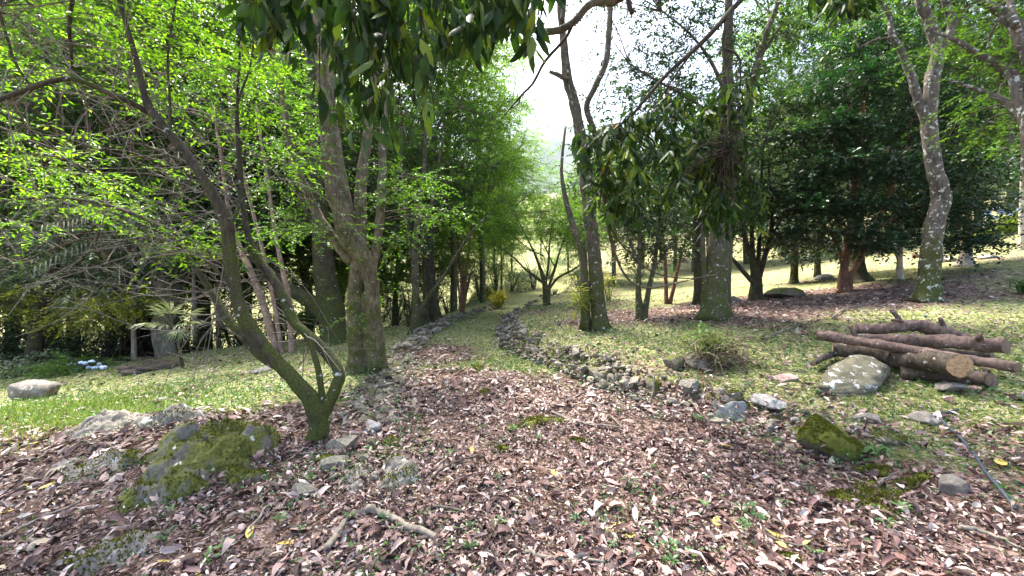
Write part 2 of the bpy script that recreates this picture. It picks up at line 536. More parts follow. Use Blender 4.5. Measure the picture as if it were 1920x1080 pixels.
# ------------------------------------------------------------------ ground
MAPLE_C = hit(1450, 572)
PATCH_C = hit(815, 662)
def litter_w(x, y):
    nz = wave(x, y, 0, .8, .4) * .45 + wave(x, y, 0, 2.3, 1.1) * .35 + wave(x, y, 0, 6.0, 2.0) * .2
    Lx, Rx = Lw(y), Rw(y)
    inp = sstep(Lx - .5, Lx + .1, x) * (1 - sstep(Rx - .1, Rx + .35, x))
    a = inp * (1 - sstep(5.4, 6.9, y + .7 * nz)) + inp * sstep(5.5, 6.5, y) * (.16 + .16 * nz)
    left = 1 - sstep(-.5, .1, x - Lx)
    dl = np.clip(Lx - x, 0, None)
    a = a + left * (1 - sstep(3.3, 4.6, y + .8 * nz - .25 * np.clip(1.6 - dl, 0, 2) * 3)) + left * (.20 + .25 * np.clip(nz, 0, 1))
    right = sstep(-.1, .35, x - Rx)
    a = a + right * (.30 + .25 * np.clip(nz + .3, 0, 1) + .16 * (1 - sstep(1.6, 3.0, y)))
    d = ((x - MAPLE_C[0]) / 4.2) ** 2 + ((y - MAPLE_C[1]) / 1.6) ** 2
    a = a + right * .75 * np.exp(-d ** 2 * .8) * (.8 + .4 * nz)
    a = a + .8 * np.exp(-(((x - PATCH_C[0]) / .8) ** 2 + ((y - PATCH_C[1]) / 1.2) ** 2))
    return np.clip(a, 0, 1)

def axis(lo, hi, dlo, dhi, step, grow):
    a = list(np.arange(dlo, dhi + 1e-6, step))
    s, v = step, dhi
    while v < hi:
        s *= grow; v += s; a.append(v)
    s, v, f = step, dlo, []
    while v > lo:
        s *= grow; v -= s; f.append(v)
    return np.array(f[::-1] + a)
gx = axis(-300, 300, -5.5, 6.5, .065, 1.06)
gy = axis(-30, 420, .8, 12, .065, 1.05)
X, Y = np.meshgrid(gx, gy)
Zg = gz(X, Y) + .01 * wave(X, Y, 0, 9.0, 3) * (np.hypot(X, Y) < 14)
nx, ny = len(gx), len(gy)
I, J = np.meshgrid(np.arange(ny - 1), np.arange(nx - 1), indexing='ij')
A0 = I * nx + J
quads = np.stack([A0, A0 + 1, A0 + nx + 1, A0 + nx], -1).reshape(-1, 4)

def ground_mat():
    m, nt, N, L, b = mat_new('ground_soil')
    at_ = N.new('ShaderNodeAttribute'); at_.attribute_name = 'zone'
    tc = N.new('ShaderNodeTexCoord')
    nd = noise_node(N, L, 4, 5, .65)
    vo = N.new('ShaderNodeTexVoronoi'); vo.inputs['Scale'].default_value = 26
    wp = N.new('ShaderNodeMix'); wp.data_type = 'RGBA'; wp.blend_type = 'ADD'; wp.inputs[0].default_value = .12
    n0 = noise_node(N, L, 12, 3, .6)
    L.new(tc.outputs['Object'], wp.inputs[6]); L.new(n0.outputs[1], wp.inputs[7])
    L.new(wp.outputs[2], vo.inputs['Vector'])
    sepc = N.new('ShaderNodeSeparateColor'); L.new(vo.outputs['Color'], sepc.inputs[0])
    lit = ramp(N, [(0, (.03, .02, .017)), (.3, (.075, .045, .038)), (.6, (.14, .088, .076)), (.85, (.24, .17, .15)), (1, (.38, .31, .28))])
    L.new(sepc.outputs[0], lit.inputs[0])
    vg = N.new('ShaderNodeTexVoronoi'); vg.inputs['Scale'].default_value = 34
    L.new(wp.outputs[2], vg.inputs['Vector'])
    sg = N.new('ShaderNodeSeparateColor'); L.new(vg.outputs['Color'], sg.inputs[0])
    gr = ramp(N, [(0, (.07, .08, .03)), (.35, (.135, .165, .05)), (.6, (.20, .225, .08)), (.8, (.30, .27, .16)), (1, (.42, .35, .27))])
    L.new(sg.outputs[0], gr.inputs[0])
    s = mathn(N, L, 'ADD', at_.outputs['Fac'], mathn(N, L, 'MULTIPLY', mathn(N, L, 'SUBTRACT', nd.outputs[0], .5), .9))
    rz = ramp(N, [(.36, (0, 0, 0)), (.60, (1, 1, 1))])
    L.new(s, rz.inputs[0])
    col = mixc(N, L, rz.outputs[0], gr.outputs[0], lit.outputs[0])
    n9 = noise_node(N, L, .5, 4, .6)
    r9 = ramp(N, [(.3, (.8, .8, .78)), (.7, (1.15, 1.12, 1.0))]); L.new(n9.outputs[0], r9.inputs[0])
    mu = N.new('ShaderNodeMix'); mu.data_type = 'RGBA'; mu.blend_type = 'MULTIPLY'; mu.inputs[0].default_value = 1
    L.new(col, mu.inputs[6]); L.new(r9.outputs[0], mu.inputs[7])
    L.new(mu.outputs[2], b.inputs['Base Color'])
    b.inputs['Roughness'].default_value = .95
    b.inputs['Specular IOR Level'].default_value = .1
    bp = N.new('ShaderNodeBump'); bp.inputs['Strength'].default_value = .8; bp.inputs['Distance'].default_value = .03
    L.new(vo.outputs['Distance'], bp.inputs['Height']); L.new(bp.outputs[0], b.inputs['Normal'])
    return m
M['ground'] = ground_mat()
ground = mesh_obj('ground', np.stack([X, Y, Zg], -1).reshape(-1, 3), quads, M['ground'], smooth=True)
attr = ground.data.attributes.new('zone', 'FLOAT', 'POINT')
attr.data.foreach_set('value', litter_w(X, Y).ravel().astype(np.float32))
ground['kind'] = 'structure'
tag(ground, 'sloping woodland floor of soil, grass and leaf litter', None)

def log_points(n, r0, r1, amax=64, power=1.0):
    """random ground points, thinning out with distance, also beyond the frame's edges"""
    u = RNG.random(n) ** power
    r = r0 * (r1 / r0) ** u
    a = np.radians(RNG.uniform(-amax, amax, n))
    return np.sin(a) * r, np.cos(a) * r
def slope_normal(x, y):
    e = .05
    return nrm(np.stack([-(gz(x + e, y) - gz(x - e, y)) / (2 * e), -(gz(x, y + e) - gz(x, y - e)) / (2 * e), np.ones_like(x)], -1))
def rnd3(n, s=1.0):
    return RNG.normal(0, s, (n, 3))

# leaf litter, near leaves with a bent blade and farther ones simple
def litter(n, r0, r1, lmin, lmax, full, floor=0.0):
    x, y = log_points(n, r0, r1)
    w = litter_w(x, y)
    k = RNG.random(n) < np.maximum(w, floor) ** 1.3 * np.clip(.78 + .55 * wave(x, y, 0, 3.7, 2.2), .25, 1)
    x, y = x[k], y[k]
    m = len(x)
    Nn = nrm(slope_normal(x, y) + rnd3(m, .38))
    D = nrm(np.cross(Nn, rnd3(m)))
    l = np.clip(RNG.lognormal(math.log((lmin + lmax) * .42), .45, m), lmin * .5, lmax * 1.6)
    P = np.stack([x, y, gz(x, y) + RNG.uniform(.004, .035, m)], -1) - D * l[:, None] * .5
    if full:
        return leaf_full(P, D, Nn, l, RNG.uniform(.2, .5, m), RNG.normal(0, .42, m), RNG.uniform(-.05, .22, m))
    return leaf_quads(P, D, Nn, l, .42, .10)
acc = Acc()
V, T = litter(44000, 1.2, 4.6, .03, .085, True); acc.add(V, None, T)
V, T = litter(100000, 1.2, 5.6, .014, .042, False); acc.add(V, None, T)
V, T = litter(70000, 4.4, 16, .05, .10, False); acc.add(V, None, T)
for fx, y0, y1, n_, w_, h_ in ((Rw, 3.2, 12, 1300, .32, .16), (Lw, 3.0, 12, 1600, .36, .08)):
    y = y0 * (y1 / y0) ** RNG.random(n_); x = fx(y) + RNG.uniform(-w_, w_, n_)
    Nn = nrm(np.array([0, 0, 1.0]) + rnd3(n_, .5)); D = nrm(np.cross(Nn, rnd3(n_)))
    V, T = leaf_quads(np.stack([x, y, gz(x, y) + RNG.random(n_) * h_], -1), D, Nn, RNG.uniform(.03, .08, n_), .42, .1); acc.add(V, None, T)
o = acc.build('leaf_litter', M['litter'])
tag(o, 'carpet of dry pinkish brown fallen leaves covering the path', 'leaf litter', kind='stuff')

# fine twigs and stalks in the litter
x, y = log_points(5200, 1.3, 7)
k = RNG.random(len(x)) < litter_w(x, y)
x, y = x[k], y[k]; m = len(x)
a = RNG.uniform(0, 6.28, m); ln = RNG.lognormal(math.log(.09), .6, m)
P0 = np.stack([x, y, gz(x, y) + .02], -1)
x2, y2 = x + np.cos(a) * ln, y + np.sin(a) * ln
P1 = np.stack([x2, y2, gz(x2, y2) + RNG.uniform(.01, .05, m)], -1)
acc = Acc(); V, q = thin_tubes(P0, P1, RNG.uniform(.0012, .0035, m), RNG.uniform(.0008, .002, m)); acc.add(V, q)
o = acc.build('twig_litter', M['straw'])
tag(o, 'fine dry twigs and leaf stalks strewn through the litter', 'twigs', kind='stuff')

# grass and low ground cover
def blades(n, r0, r1, hmin, hmax, wmul, lo=0.0):
    x, y = log_points(n, r0, r1)
    w = litter_w(x, y)
    k = RNG.random(n) < np.clip(1.08 - w * 1.15, lo, 1)
    x, y = x[k], y[k]
    m = len(x)
    # gather blades in tufts
    x = x + RNG.normal(0, .02, m); y = y + RNG.normal(0, .02, m)
    D = nrm(np.array([0, 0, 1.0]) + rnd3(m, .75) * np.array([1, 1, .3]))
    h = RNG.uniform(hmin, hmax, m) * (.7 + .5 * np.clip(wave(x, y, 0, 1.6, .7), -.5, 1))
    P = np.stack([x, y, gz(x, y) - .005], -1)
    W = nrm(np.cross(D, rnd3(m)))
    wd = (h * wmul)[:, None]
    V = np.stack([P - W * wd, P + W * wd, P + D * h[:, None]], 1)
    # bend the tip
    V[:, 2] += np.array([0, 0, -1]) * (h * .15)[:, None]
    return V.reshape(-1, 3), np.arange(m * 3).reshape(-1, 3)
acc = Acc()
V, T = blades(120000, 1.7, 9, .02, .055, .11, .02); acc.add(V, None, T)
V, T = blades(130000, 5, 34, .035, .075, .16); acc.add(V, None, T)
# broad little leaves among the grass
def herbs(n, r0, r1, s0, s1, lo):
    x, y = log_points(n, r0, r1)
    w = litter_w(x, y)
    k = RNG.random(n) < np.clip(.95 - w, lo + .32 * np.clip(wave(x, y, 0, 1.9, 5.0) - .1, 0, 1), 1)
    x, y = x[k], y[k]; m = len(x)
    N_ = nrm(np.array([0, 0, 1.0]) + rnd3(m, .5)); D = nrm(np.cross(N_, rnd3(m)))
    P = np.stack([x, y, gz(x, y) + RNG.uniform(.005, .04, m)], -1)
    return leaf_quads(P, D, N_, RNG.uniform(s0, s1, m), .6, .1)
o = acc.build('grass', M['grass'])
tag(o, 'short green and straw coloured grass on the slopes and meadow', 'grass', kind='stuff')
acc = Acc()
V, T = herbs(80000, 1.6, 9, .015, .045, .02); acc.add(V, None, T)
V, T = herbs(45000, 6, 22, .03, .06, .0); acc.add(V, None, T)
for fx, y0, y1, n_, w_, h_ in ((Rw, 2.9, 14, 2400, .5, .15), (Lw, 2.8, 14, 2400, .5, .08)):
    y = y0 * (y1 / y0) ** RNG.random(n_); x = fx(y) + RNG.uniform(-w_, w_, n_)
    k = wave(x, y, 0, 2.4, 6.0) > -.15
    x, y = x[k], y[k]; m = len(x)
    Nn = nrm(np.array([0, 0, 1.0]) + rnd3(m, .5)); D = nrm(np.cross(Nn, rnd3(m)))
    V, T = leaf_quads(np.stack([x, y, gz(x, y) + .01 + RNG.random(m) * h_], -1), D, Nn, RNG.uniform(.02, .055, m), .5, .1); acc.add(V, None, T)
o = acc.build('ground_cover', M['herb'])
tag(o, 'tiny green ground cover leaves scattered through grass and litter', 'ground cover', kind='stuff')
# tall bright grass at the left edge of the meadow
acc = Acc()
c = hit(40, 800)
n = 9000
x = RNG.normal(c[0] - .3, .9, n); y = RNG.normal(c[1] + .4, .7, n)
D = nrm(np.array([0, 0, 1.0]) + rnd3(n, .45)); h = RNG.uniform(.05, .14, n)
P = np.stack([x, y, gz(x, y) - .01], -1); W = nrm(np.cross(D, rnd3(n))) * .006
V = np.stack([P - W, P + W, P + D * h[:, None]], 1).reshape(-1, 3)
acc.add(V, None, np.arange(3 * n).reshape(-1, 3))
o = acc.build('tall_grass', M['grass_fresh'])
tag(o, 'longer fresh green grass at the left edge of the meadow', 'grass', kind='stuff')

# ------------------------------------------------------------------ trees
KIND = {   # leaf length, width ratio, leaves per spray, spray length, droop, material, tilt spread
    'lime': (.056, .42, 16, .42, .12, 'lime'),
    'fresh': (.064, .42, 15, .46, .12, 'fresh'),
    'mid': (.09, .45, 11, .42, .2, 'mid'),
    'dark': (.085, .45, 12, .36, .25, 'dark'),
    'maple': (.085, .55, 13, .42, .10, 'teal'),
    'grey': (.085, .45, 11, .42, .3, 'grey'),
    'olive': (.085, .45, 11, .40, .3, 'olive'),
    'canopy': (.17, .5, 12, .75, .2, 'mid'),  # oversized leaves high above the frame, added to shade the foreground
    'longleaf': (.14, .30, 9, .30, .9, 'glossy_i'),
}
def spray_leaves(C, out, kind, rng, size=1.0):
    l0, wr, m, ls, droop, mt = KIND[kind]
    l0 *= size; ls *= size
    n = len(C)
    T = nrm(out * .8 + rng.normal(0, .55, (n, 3)) * np.array([1, 1, .5]) + np.array([0, 0, -droop]))
    S = nrm(np.cross(T, np.array([0, 0, 1.0])) + rng.normal(0, .25, (n, 3)))
    L = ls * rng.uniform(.6, 1.3, n)
    t = (np.arange(m) + .5) / m
    pos = C[:, None] + T[:, None] * (L[:, None] * t)[..., None]
    pos[..., 2] -= (L[:, None] * t ** 2) * (.12 + .3 * droop)
    sg = np.where(np.arange(m) % 2 == 0, 1.0, -1.0)
    D = T[:, None] * .6 + S[:, None] * (sg * .8)[None, :, None] + rng.normal(0, .3, (n, m, 3)) + np.array([0, 0, -droop * .55])
    N_ = nrm(np.array([0, 0, 1.0]) + rng.normal(0, .38, (n, m, 3)))
    if droop > .6:
        N_ = nrm(rng.normal(0, 1, (n, m, 3)))
    ll = l0 * rng.uniform(.6, 1.25, (n, m))
    end = C + T * L[:, None]
    end[:, 2] -= L * (.12 + .3 * droop)
    return pos.reshape(-1, 3), D.reshape(-1, 3), N_.reshape(-1, 3), ll.reshape(-1), wr, end

def crown_parts(blobs, skel, kind, rng, size=1.0, clump=22, twig_r=.010, flat=.55, sigma=.30):
    """blobs: (centre, radii, number of sprays). Returns leaf arrays and twig accumulator"""
    leaf = Acc(); tw = Acc()
    skel = np.asarray(skel)
    for (c, rad, ns) in blobs:
        c = np.asarray(c); rad = np.asarray(rad)
        k = max(3, int(ns / clump))
        u = nrm(rng.normal(0, 1, (k, 3))) * (rng.random((k, 1)) ** .45)
        sub = c + u * rad
        idx = rng.integers(0, k, ns)
        sg = rad * sigma * np.array([1, 1, flat])
        C = sub[idx] + rng.normal(0, 1, (ns, 3)) * sg
        out = nrm(C - c * .5 - sub[idx] * .5)
        out[:, 2] *= .5
        pos, D, N_, ll, wr, end = spray_leaves(C, out, kind, rng, size)
        V, T = leaf_quads(pos, D, N_, ll, wr, .12)
        leaf.add(V, None, T)
        # branchlets from the skeleton to the clumps
        for s in sub:
            d = np.linalg.norm((skel - s) * np.array([1, 1, .8]), axis=1) + 1.2 * np.clip(skel[:, 2] - s[2], 0, None)
            a = skel[int(np.argmin(d))]
            mid = a * .5 + s * .5 + np.array([0, 0, .10]) * np.linalg.norm(s - a) + rng.normal(0, .06, 3) * np.linalg.norm(s - a)
            P = catmull([a, mid, s], 4)
            R = np.linspace(twig_r * 1.6, twig_r * .5, len(P)) * (.6 + .25 * np.linalg.norm(s - a))
            V, q, t = tube(P, R, 5, 0, 0, False)
            tw.add(V, q)
        V, q = thin_tubes(sub[idx], C, twig_r * .28, twig_r * .16); tw.add(V, q)
        V, q = thin_tubes(C, end, twig_r * .16, twig_r * .08); tw.add(V, q)
    return leaf, tw

def stem_mesh(pts, depth, seg=9, rough=.07, seed=0, dd=0.0, wob=0.0):
    """pts: (px, py, width px[, extra depth m]) traced; the depth is that of the tree's foot plus a lean"""
    n = len(pts)
    P, R = [], []
    for i, p in enumerate(pts):
        Yd = depth + dd * i / max(1, n - 1) + (p[3] if len(p) > 3 else 0)
        P.append(at(p[0], p[1], Yd)); R.append(p[2] * .5 * Yd / F)
    P = catmull(P, 7)
    R = np.interp(np.linspace(0, n - 1, len(P)), np.arange(n), R)
    return P, R

def tree(name, label, base, stems, blobs, kind, bark, group=None, seed=1, size=1.0, dds=None, clump=22, cat='tree', twig_r=.010, depth=None, flare=True, extra=None, wmul=1.0, flat=.55, sigma=.30, branch_mat=None):
    """stems: first is the trunk, the others limbs. blobs: (px,py,rx px,ry px,depth offset m,sprays[,kind])"""
    rng = np.random.default_rng(seed)
    foot = hit(*base) if depth is None else None
    if foot is None:
        x = (base[0] - 960) / F * depth
        foot = on_ground(x, depth)
    Yd = foot[1]
    t = thing(name, foot, label, cat, group)
    skel = []
    for i, s in enumerate(stems):
        s = [(p[0], p[1], p[2] * wmul) + tuple(p[3:]) for p in s]
        P, R = stem_mesh(s, Yd, dd=(dds[i] if dds else 0))
        grounded = abs(s[0][1] - base[1]) < 30
        if grounded:      # roots flare into the soil
            P[0][2] = min(P[0][2], float(gz(P[0][0], P[0][1])) - .06)
            if flare:
                zrel = P[:, 2] - P[0][2]
                R = R * (1 + .16 * np.exp(-zrel / (.08 + .6 * R[0])))
        big = R.max() > .045 and Yd < 9.5
        V, q, c = tube(P, R, 16 if big else 8, .05 if R.max() > .05 else .03, seed + i)
        if grounded and flare:
            zr = V[:, 2] - P[0][2]
            ax_ = P[0][:2] if len(P) < 3 else P[2][:2]
            th = np.arctan2(V[:, 1] - ax_[1], V[:, 0] - ax_[0])
            g = np.clip(.6 * R[0] * np.exp(-zr / (.06 + .3 * R[0])) * (.5 + .5 * np.sin(5 * th + seed)) ** 1.5, 0, .35)
            V[:, 0] += np.cos(th) * g; V[:, 1] += np.sin(th) * g
        if big:        # knots and furrows
            seg = 16
            cen = np.repeat(P, seg, axis=0); rad = np.repeat(R, seg)
            body = V[:len(cen)]
            nv = np.array([mnoise.fractal(Vector((v[0] * 7, v[1] * 7, v[2] * 3.2)), .9, 2.1, 5) + .6 * mnoise.noise(Vector((v[0] * 24, v[1] * 24, v[2] * 9))) for v in body])
            V[:len(cen)] = body + nrm(body - cen) * (nv * np.minimum(rad * .16, .03))[:, None]
        a = Acc(); a.add(V, q, c)
        a.build('trunk' if (i == 0 or grounded) else 'limb', bark, t, smooth=True)
        skel.extend(P[len(P) // 3:] if i == 0 else P)
    kinds = {}
    for b in blobs:
        kd = b[6] if len(b) > 6 else kind
        Yb = Yd + b[4]
        kinds.setdefault(kd, []).append((at(b[0], b[1], Yb), (b[2] * Yb / F, max(.5, b[2] * Yb / F * .8), b[3] * Yb / F), int(b[5])))
    first = True
    for kd, bl in kinds.items():
        leaf, tw = crown_parts(bl, skel, kd, rng, size, clump, twig_r, flat, sigma)
        leaf.build('crown', M[KIND[kd][5]], t)  # also builds the unseen foliage layer added for shade
        tw.build('branchwork', branch_mat or M['twig'], t)['kind'] = 'stuff'
    return t, skel, foot

# the near leaning tree on the left
tA, skA, fA = tree('leaning_tree', 'mossy leaning tree forking near its foot beside the mossy outcrop', (595, 825), [
    [(595, 828, 40), (597, 790, 38), (580, 745, 33), (530, 690, 31), (478, 630, 29), (447, 570, 29), (434, 500, 27), (424, 420, 25), (400, 365, 21), (350, 290, 19), (290, 215, 16), (272, 180, 13), (255, 110, 11), (235, 40, 9), (218, -30, 8), (200, -120, 5)],
    [(295, 220, 14), (250, 195, 12), (215, 180, 12), (160, 155, 10), (120, 148, 10), (60, 165, 9), (-10, 190, 8), (-90, 215, 5)],
    [(602, 785, 26), (628, 730, 25), (636, 700, 24), (615, 665, 22), (580, 630, 21), (550, 600, 21), (528, 550, 20), (505, 515, 18), (480, 480, 16), (465, 440, 14), (455, 380, 10), (450, 300, 8), (445, 200, 6), (450, 90, 4)],
    [(606, 760, 14), (598, 700, 13), (585, 650, 11), (578, 632, 10)],
    [(530, 692, 20), (490, 668, 20), (455, 630, 19), (420, 590, 17), (398, 550, 14), (350, 480, 11), (290, 420, 9), (200, 385, 7), (100, 370, 5), (0, 378, 4)],
    [(430, 425, 8), (448, 385, 6), (446, 300, 5), (445, 200, 5), (470, 120, 4), (480, 20, 3)],
    [(424, 440, 8), (380, 330, 6), (300, 285, 5), (240, 270, 4), (120, 300, 3)],
    [(440, 540, 8), (360, 470, 6), (260, 440, 5), (150, 450, 4), (40, 490, 3)],
    [(137, 140, 5), (133, 90, 6), (130, 50, 7), (138, -20, 8)],
    [(60, 165, 5), (30, 120, 5), (10, 60, 5), (-5, 10, 5)],
    [(320, 250, 6), (318, 180, 5), (315, 100, 4), (330, 0, 4)],
    [(20, 172, 5), (38, 215, 4), (60, 260, 3)],
], [(90, 60, 150, 90, .3, 100), (60, 250, 110, 80, .6, 60), (300, 50, 120, 80, .2, 80), (440, 70, 90, 90, .8, 60), (480, 250, 70, 90, .7, 40),
    (190, 300, 130, 60, .8, 50), (330, 160, 100, 60, .6, 45), (440, 480, 90, 50, .6, 26), (80, 400, 110, 50, .5, 40), (330, -120, 220, 90, 0, 130), (60, -140, 200, 100, 0, 130), (560, -160, 180, 90, .2, 110), (250, -420, 420, 140, .8, 110, 'canopy'), (300, 420, 100, 60, .3, 30)],
    'lime', M['bark_moss'], seed=3, wmul=.86, twig_r=.007, clump=10, sigma=.24,
    dds=[-.2, -.5, .5, 0, .4, .6, .6, .5, -.1, -.1, .2, 0])

# bare tangled twigs of that tree, reaching left
rng = np.random.default_rng(5)
acc = Acc()
for k in range(230):
    a = skA[rng.integers(0, len(skA))]
    if a[2] < 1.0: continue
    d = nrm(np.array([rng.normal(-.8, .6), rng.normal(.25, .5), rng.normal(.1, .5)]))
    L_ = rng.uniform(.4, 1.5)
    p1 = a + d * L_ * .5 + rng.normal(0, .07, 3)
    p2 = a + d * L_ + np.array([0, 0, rng.normal(-.12, .15) * L_]) + rng.normal(0, .08, 3)
    P = catmull([a, p1, p2], 4)
    V, q, t = tube(P, np.linspace(.006, .0016, len(P)), 4, 0, 0, False)
    acc.add(V, q)
    for j in range(4):
        b0 = P[rng.integers(3, len(P))]
        b1 = b0 + nrm(d + rng.normal(0, .7, 3)) * rng.uniform(.15, .5)
        V, q = thin_tubes(b0[None], b1[None], .0028, .0012); acc.add(V, q)
acc.build('bare_twigs', M['twig_pale'], tA)['kind'] = 'stuff'

tB, skB, fB = tree('forked_tree', 'tall mossy tree of several fused trunks beside the left stone edging', (688, 697), [
    [(670, 700, 36), (668, 640, 32), (667, 560, 30), (672, 500, 30), (674, 440, 26), (676, 380, 24), (680, 320, 20), (690, 250, 16), (700, 150, 12), (705, 20, 8)],
    [(706, 692, 34), (703, 620, 30), (698, 560, 26), (690, 500, 28), (660, 450, 40), (640, 390, 42), (625, 310, 38), (615, 220, 32), (608, 120, 28), (600, 0, 24), (595, -150, 18), (600, -300, 12)],
    [(687, 702, 17), (687, 650, 16), (685, 600, 16), (683, 550, 14)],
    [(662, 490, 20), (645, 475, 20), (620, 440, 18), (597, 405, 16), (575, 360, 15), (555, 310, 14), (540, 240, 13), (525, 160, 12), (512, 80, 10), (505, 0, 8), (495, -100, 5)],
    [(696, 520, 16), (708, 450, 16), (716, 360, 16), (718, 280, 14), (722, 180, 10), (730, 60, 8)],
    [(600, 120, 10), (640, 40, 9), (700, -60, 7)],
], [(560, 320, 80, 50, -.5, 70), (620, 430, 110, 50, -.6, 50), (720, 400, 80, 50, -.5, 60), (540, 440, 70, 60, -.3, 45), (700, 560, 50, 60, -.4, 14), (760, 330, 70, 40, -.3, 50), (500, 200, 80, 90, .2, 90), (640, 220, 90, 60, .2, 50),
    (560, -120, 260, 110, 0, 220), (760, -60, 180, 80, .2, 130), (480, 40, 120, 80, .3, 100), (830, 400, 60, 40, .2, 30), (600, -560, 380, 150, .5, 130, 'canopy'), (860, -420, 260, 110, 2.0, 60, 'canopy')],
    'fresh', M['bark_tan'], seed=4, size=1.0, twig_r=.009, clump=10, dds=[.1, -.1, 0, .3, .2, .1], sigma=.24)

tC, skC, fC = tree('massive_dark_tree', 'massive dark evergreen trunk with a heavy low limb behind the forked tree', (622, 645), [
    [(630, 650, 50), (622, 590, 46), (610, 520, 38), (603, 450, 33), (598, 380, 30), (590, 250, 26), (585, 100, 22), (590, -40, 16)],
    [(622, 600, 34), (585, 568, 28), (550, 545, 24), (525, 525, 18), (480, 490, 12), (430, 470, 7)],
    [(603, 440, 16), (570, 380, 14), (545, 300, 10), (530, 200, 8)],
], [(560, 180, 90, 120, 1.0, 240), (520, 400, 90, 80, .6, 170), (610, 330, 90, 90, 1.0, 160), (470, 470, 70, 50, .2, 90), (640, 60, 120, 100, 1.0, 180), (720, 330, 70, 90, 1.2, 110), (400, 250, 90, 100, 1.2, 130)],
    'dark', M['bark_moss'], seed=6, size=1.25, clump=22, branch_mat=M['bark_dark'])

tree('slender_tree', 'three slender pinkish peeling stems behind the leaning tree', (530, 662), [
    [(520, 657, 12), (505, 610, 13), (490, 560, 12), (470, 510, 11), (452, 470, 9), (430, 400, 7), (415, 300, 5), (400, 200, 4)],
    [(531, 668, 8), (522, 620, 8), (512, 560, 7), (500, 500, 6), (470, 380, 6), (440, 250, 5), (425, 150, 4)],
    [(548, 662, 13), (545, 600, 10), (540, 550, 9), (528, 500, 8), (515, 430, 7), (500, 330, 6), (480, 200, 5)],
], [(400, 200, 90, 70, 0, 60), (480, 180, 80, 70, 0, 60), (430, 330, 80, 40, 0, 30)], 'mid', M['bark_pink'], seed=8, flare=False)

tree('path_tree', 'thin grey multi stemmed tree at the left path edge', (777, 626), [
    [(777, 627, 17), (780, 560, 14), (778, 480, 15), (785, 400, 12), (795, 320, 8), (800, 220, 6)],
    [(778, 600, 8), (800, 560, 7), (830, 520, 6), (880, 440, 4), (920, 400, 3)],
    [(779, 520, 8), (765, 430, 7), (755, 340, 5), (750, 240, 4)],
    [(783, 480, 7), (800, 420, 6), (815, 350, 5), (830, 260, 4)],
], [(790, 300, 80, 70, .5, 130, 'mid'), (770, 420, 60, 40, .2, 70, 'mid'), (820, 380, 60, 50, .4, 70, 'mid'), (760, 200, 80, 70, .5, 100, 'mid')], 'mid', M['bark_grey'], seed=9)
tree('dark_path_tree', 'dark leaning trunk growing out of the left stone edging', (816, 604), [
    [(819, 606, 24), (812, 560, 20), (808, 520, 17), (806, 440, 14), (808, 350, 12), (815, 250, 8)],
    [(807, 450, 8), (830, 390, 6), (860, 350, 4)], [(807, 470, 8), (780, 420, 6), (750, 390, 4)],
], [(800, 340, 90, 60, .5, 150, 'dark'), (850, 380, 60, 40, .3, 80, 'dark'), (750, 380, 60, 50, .4, 80, 'dark'), (830, 250, 80, 60, .4, 110, 'mid')], 'dark', M['bark_dark'], seed=10, size=1.3)
tree('pale_tree', 'small pale tree with many bare upright stems', (724, 580), [
    [(725, 585, 10), (724, 550, 9), (718, 520, 6), (708, 490, 4), (703, 470, 3)],
    [(725, 560, 7), (724, 520, 5), (720, 480, 4)], [(725, 555, 6), (732, 515, 5), (738, 475, 3)], [(726, 550, 5), (742, 515, 4), (752, 480, 3)], [(726, 545, 4), (748, 525, 3), (765, 505, 2)], [(722, 530, 4), (712, 500, 3), (700, 480, 2)]],
    [(725, 450, 60, 30, 0, 60)], 'grey', M['bark_pale'], seed=11, size=1.5, flare=False)
tree('stemmed_sapling', 'clump of slender straight stems on the left edging', (866, 590), [
    [(866, 594, 7), (866, 550, 6), (864, 500, 5), (858, 440, 4), (850, 380, 3)], [(868, 592, 6), (872, 540, 5), (878, 480, 4), (885, 420, 3)], [(864, 592, 5), (860, 540, 4), (852, 480, 3)], [(868, 560, 4), (880, 520, 3), (892, 490, 2)]],
    [(865, 400, 60, 50, 0, 90, 'fresh'), (840, 470, 40, 40, 0, 40, 'fresh')], 'fresh', M['bark_red'], seed=12, size=1.6, flare=False)

tree('umbrella_tree', 'low spreading tree with an airy lime umbrella crown beside the path bend', (1026, 572), [
    [(1026, 575, 22), (1023, 545, 17), (1020, 525, 15), (1012, 500, 8), (1000, 470, 6), (985, 440, 4), (970, 410, 3)],
    [(1018, 530, 8), (1000, 516, 8), (985, 505, 6), (960, 480, 4), (930, 460, 3)],
    [(1022, 535, 8), (1028, 500, 7), (1030, 460, 5), (1035, 420, 3)],
    [(1028, 540, 8), (1040, 505, 7), (1050, 470, 5), (1065, 430, 3)],
    [(1028, 545, 7), (1045, 522, 7), (1070, 508, 6), (1100, 490, 4)],
    [(1020, 480, 4), (990, 465, 3), (950, 430, 3)], [(1040, 500, 4), (1020, 460, 3), (1005, 420, 2)],
], [(1000, 400, 100, 26, 0, 340), (930, 430, 60, 22, 0, 150), (1070, 420, 50, 26, 0, 140), (1010, 435, 90, 18, 0, 160), (1000, 370, 80, 20, .5, 160), (960, 455, 60, 16, -.5, 90), (1050, 450, 50, 16, -.5, 80), (900, 405, 50, 20, 0, 90)], 'lime', M['bark_grey'], seed=13, size=1.5, flat=.45, wmul=.68, flare=False)

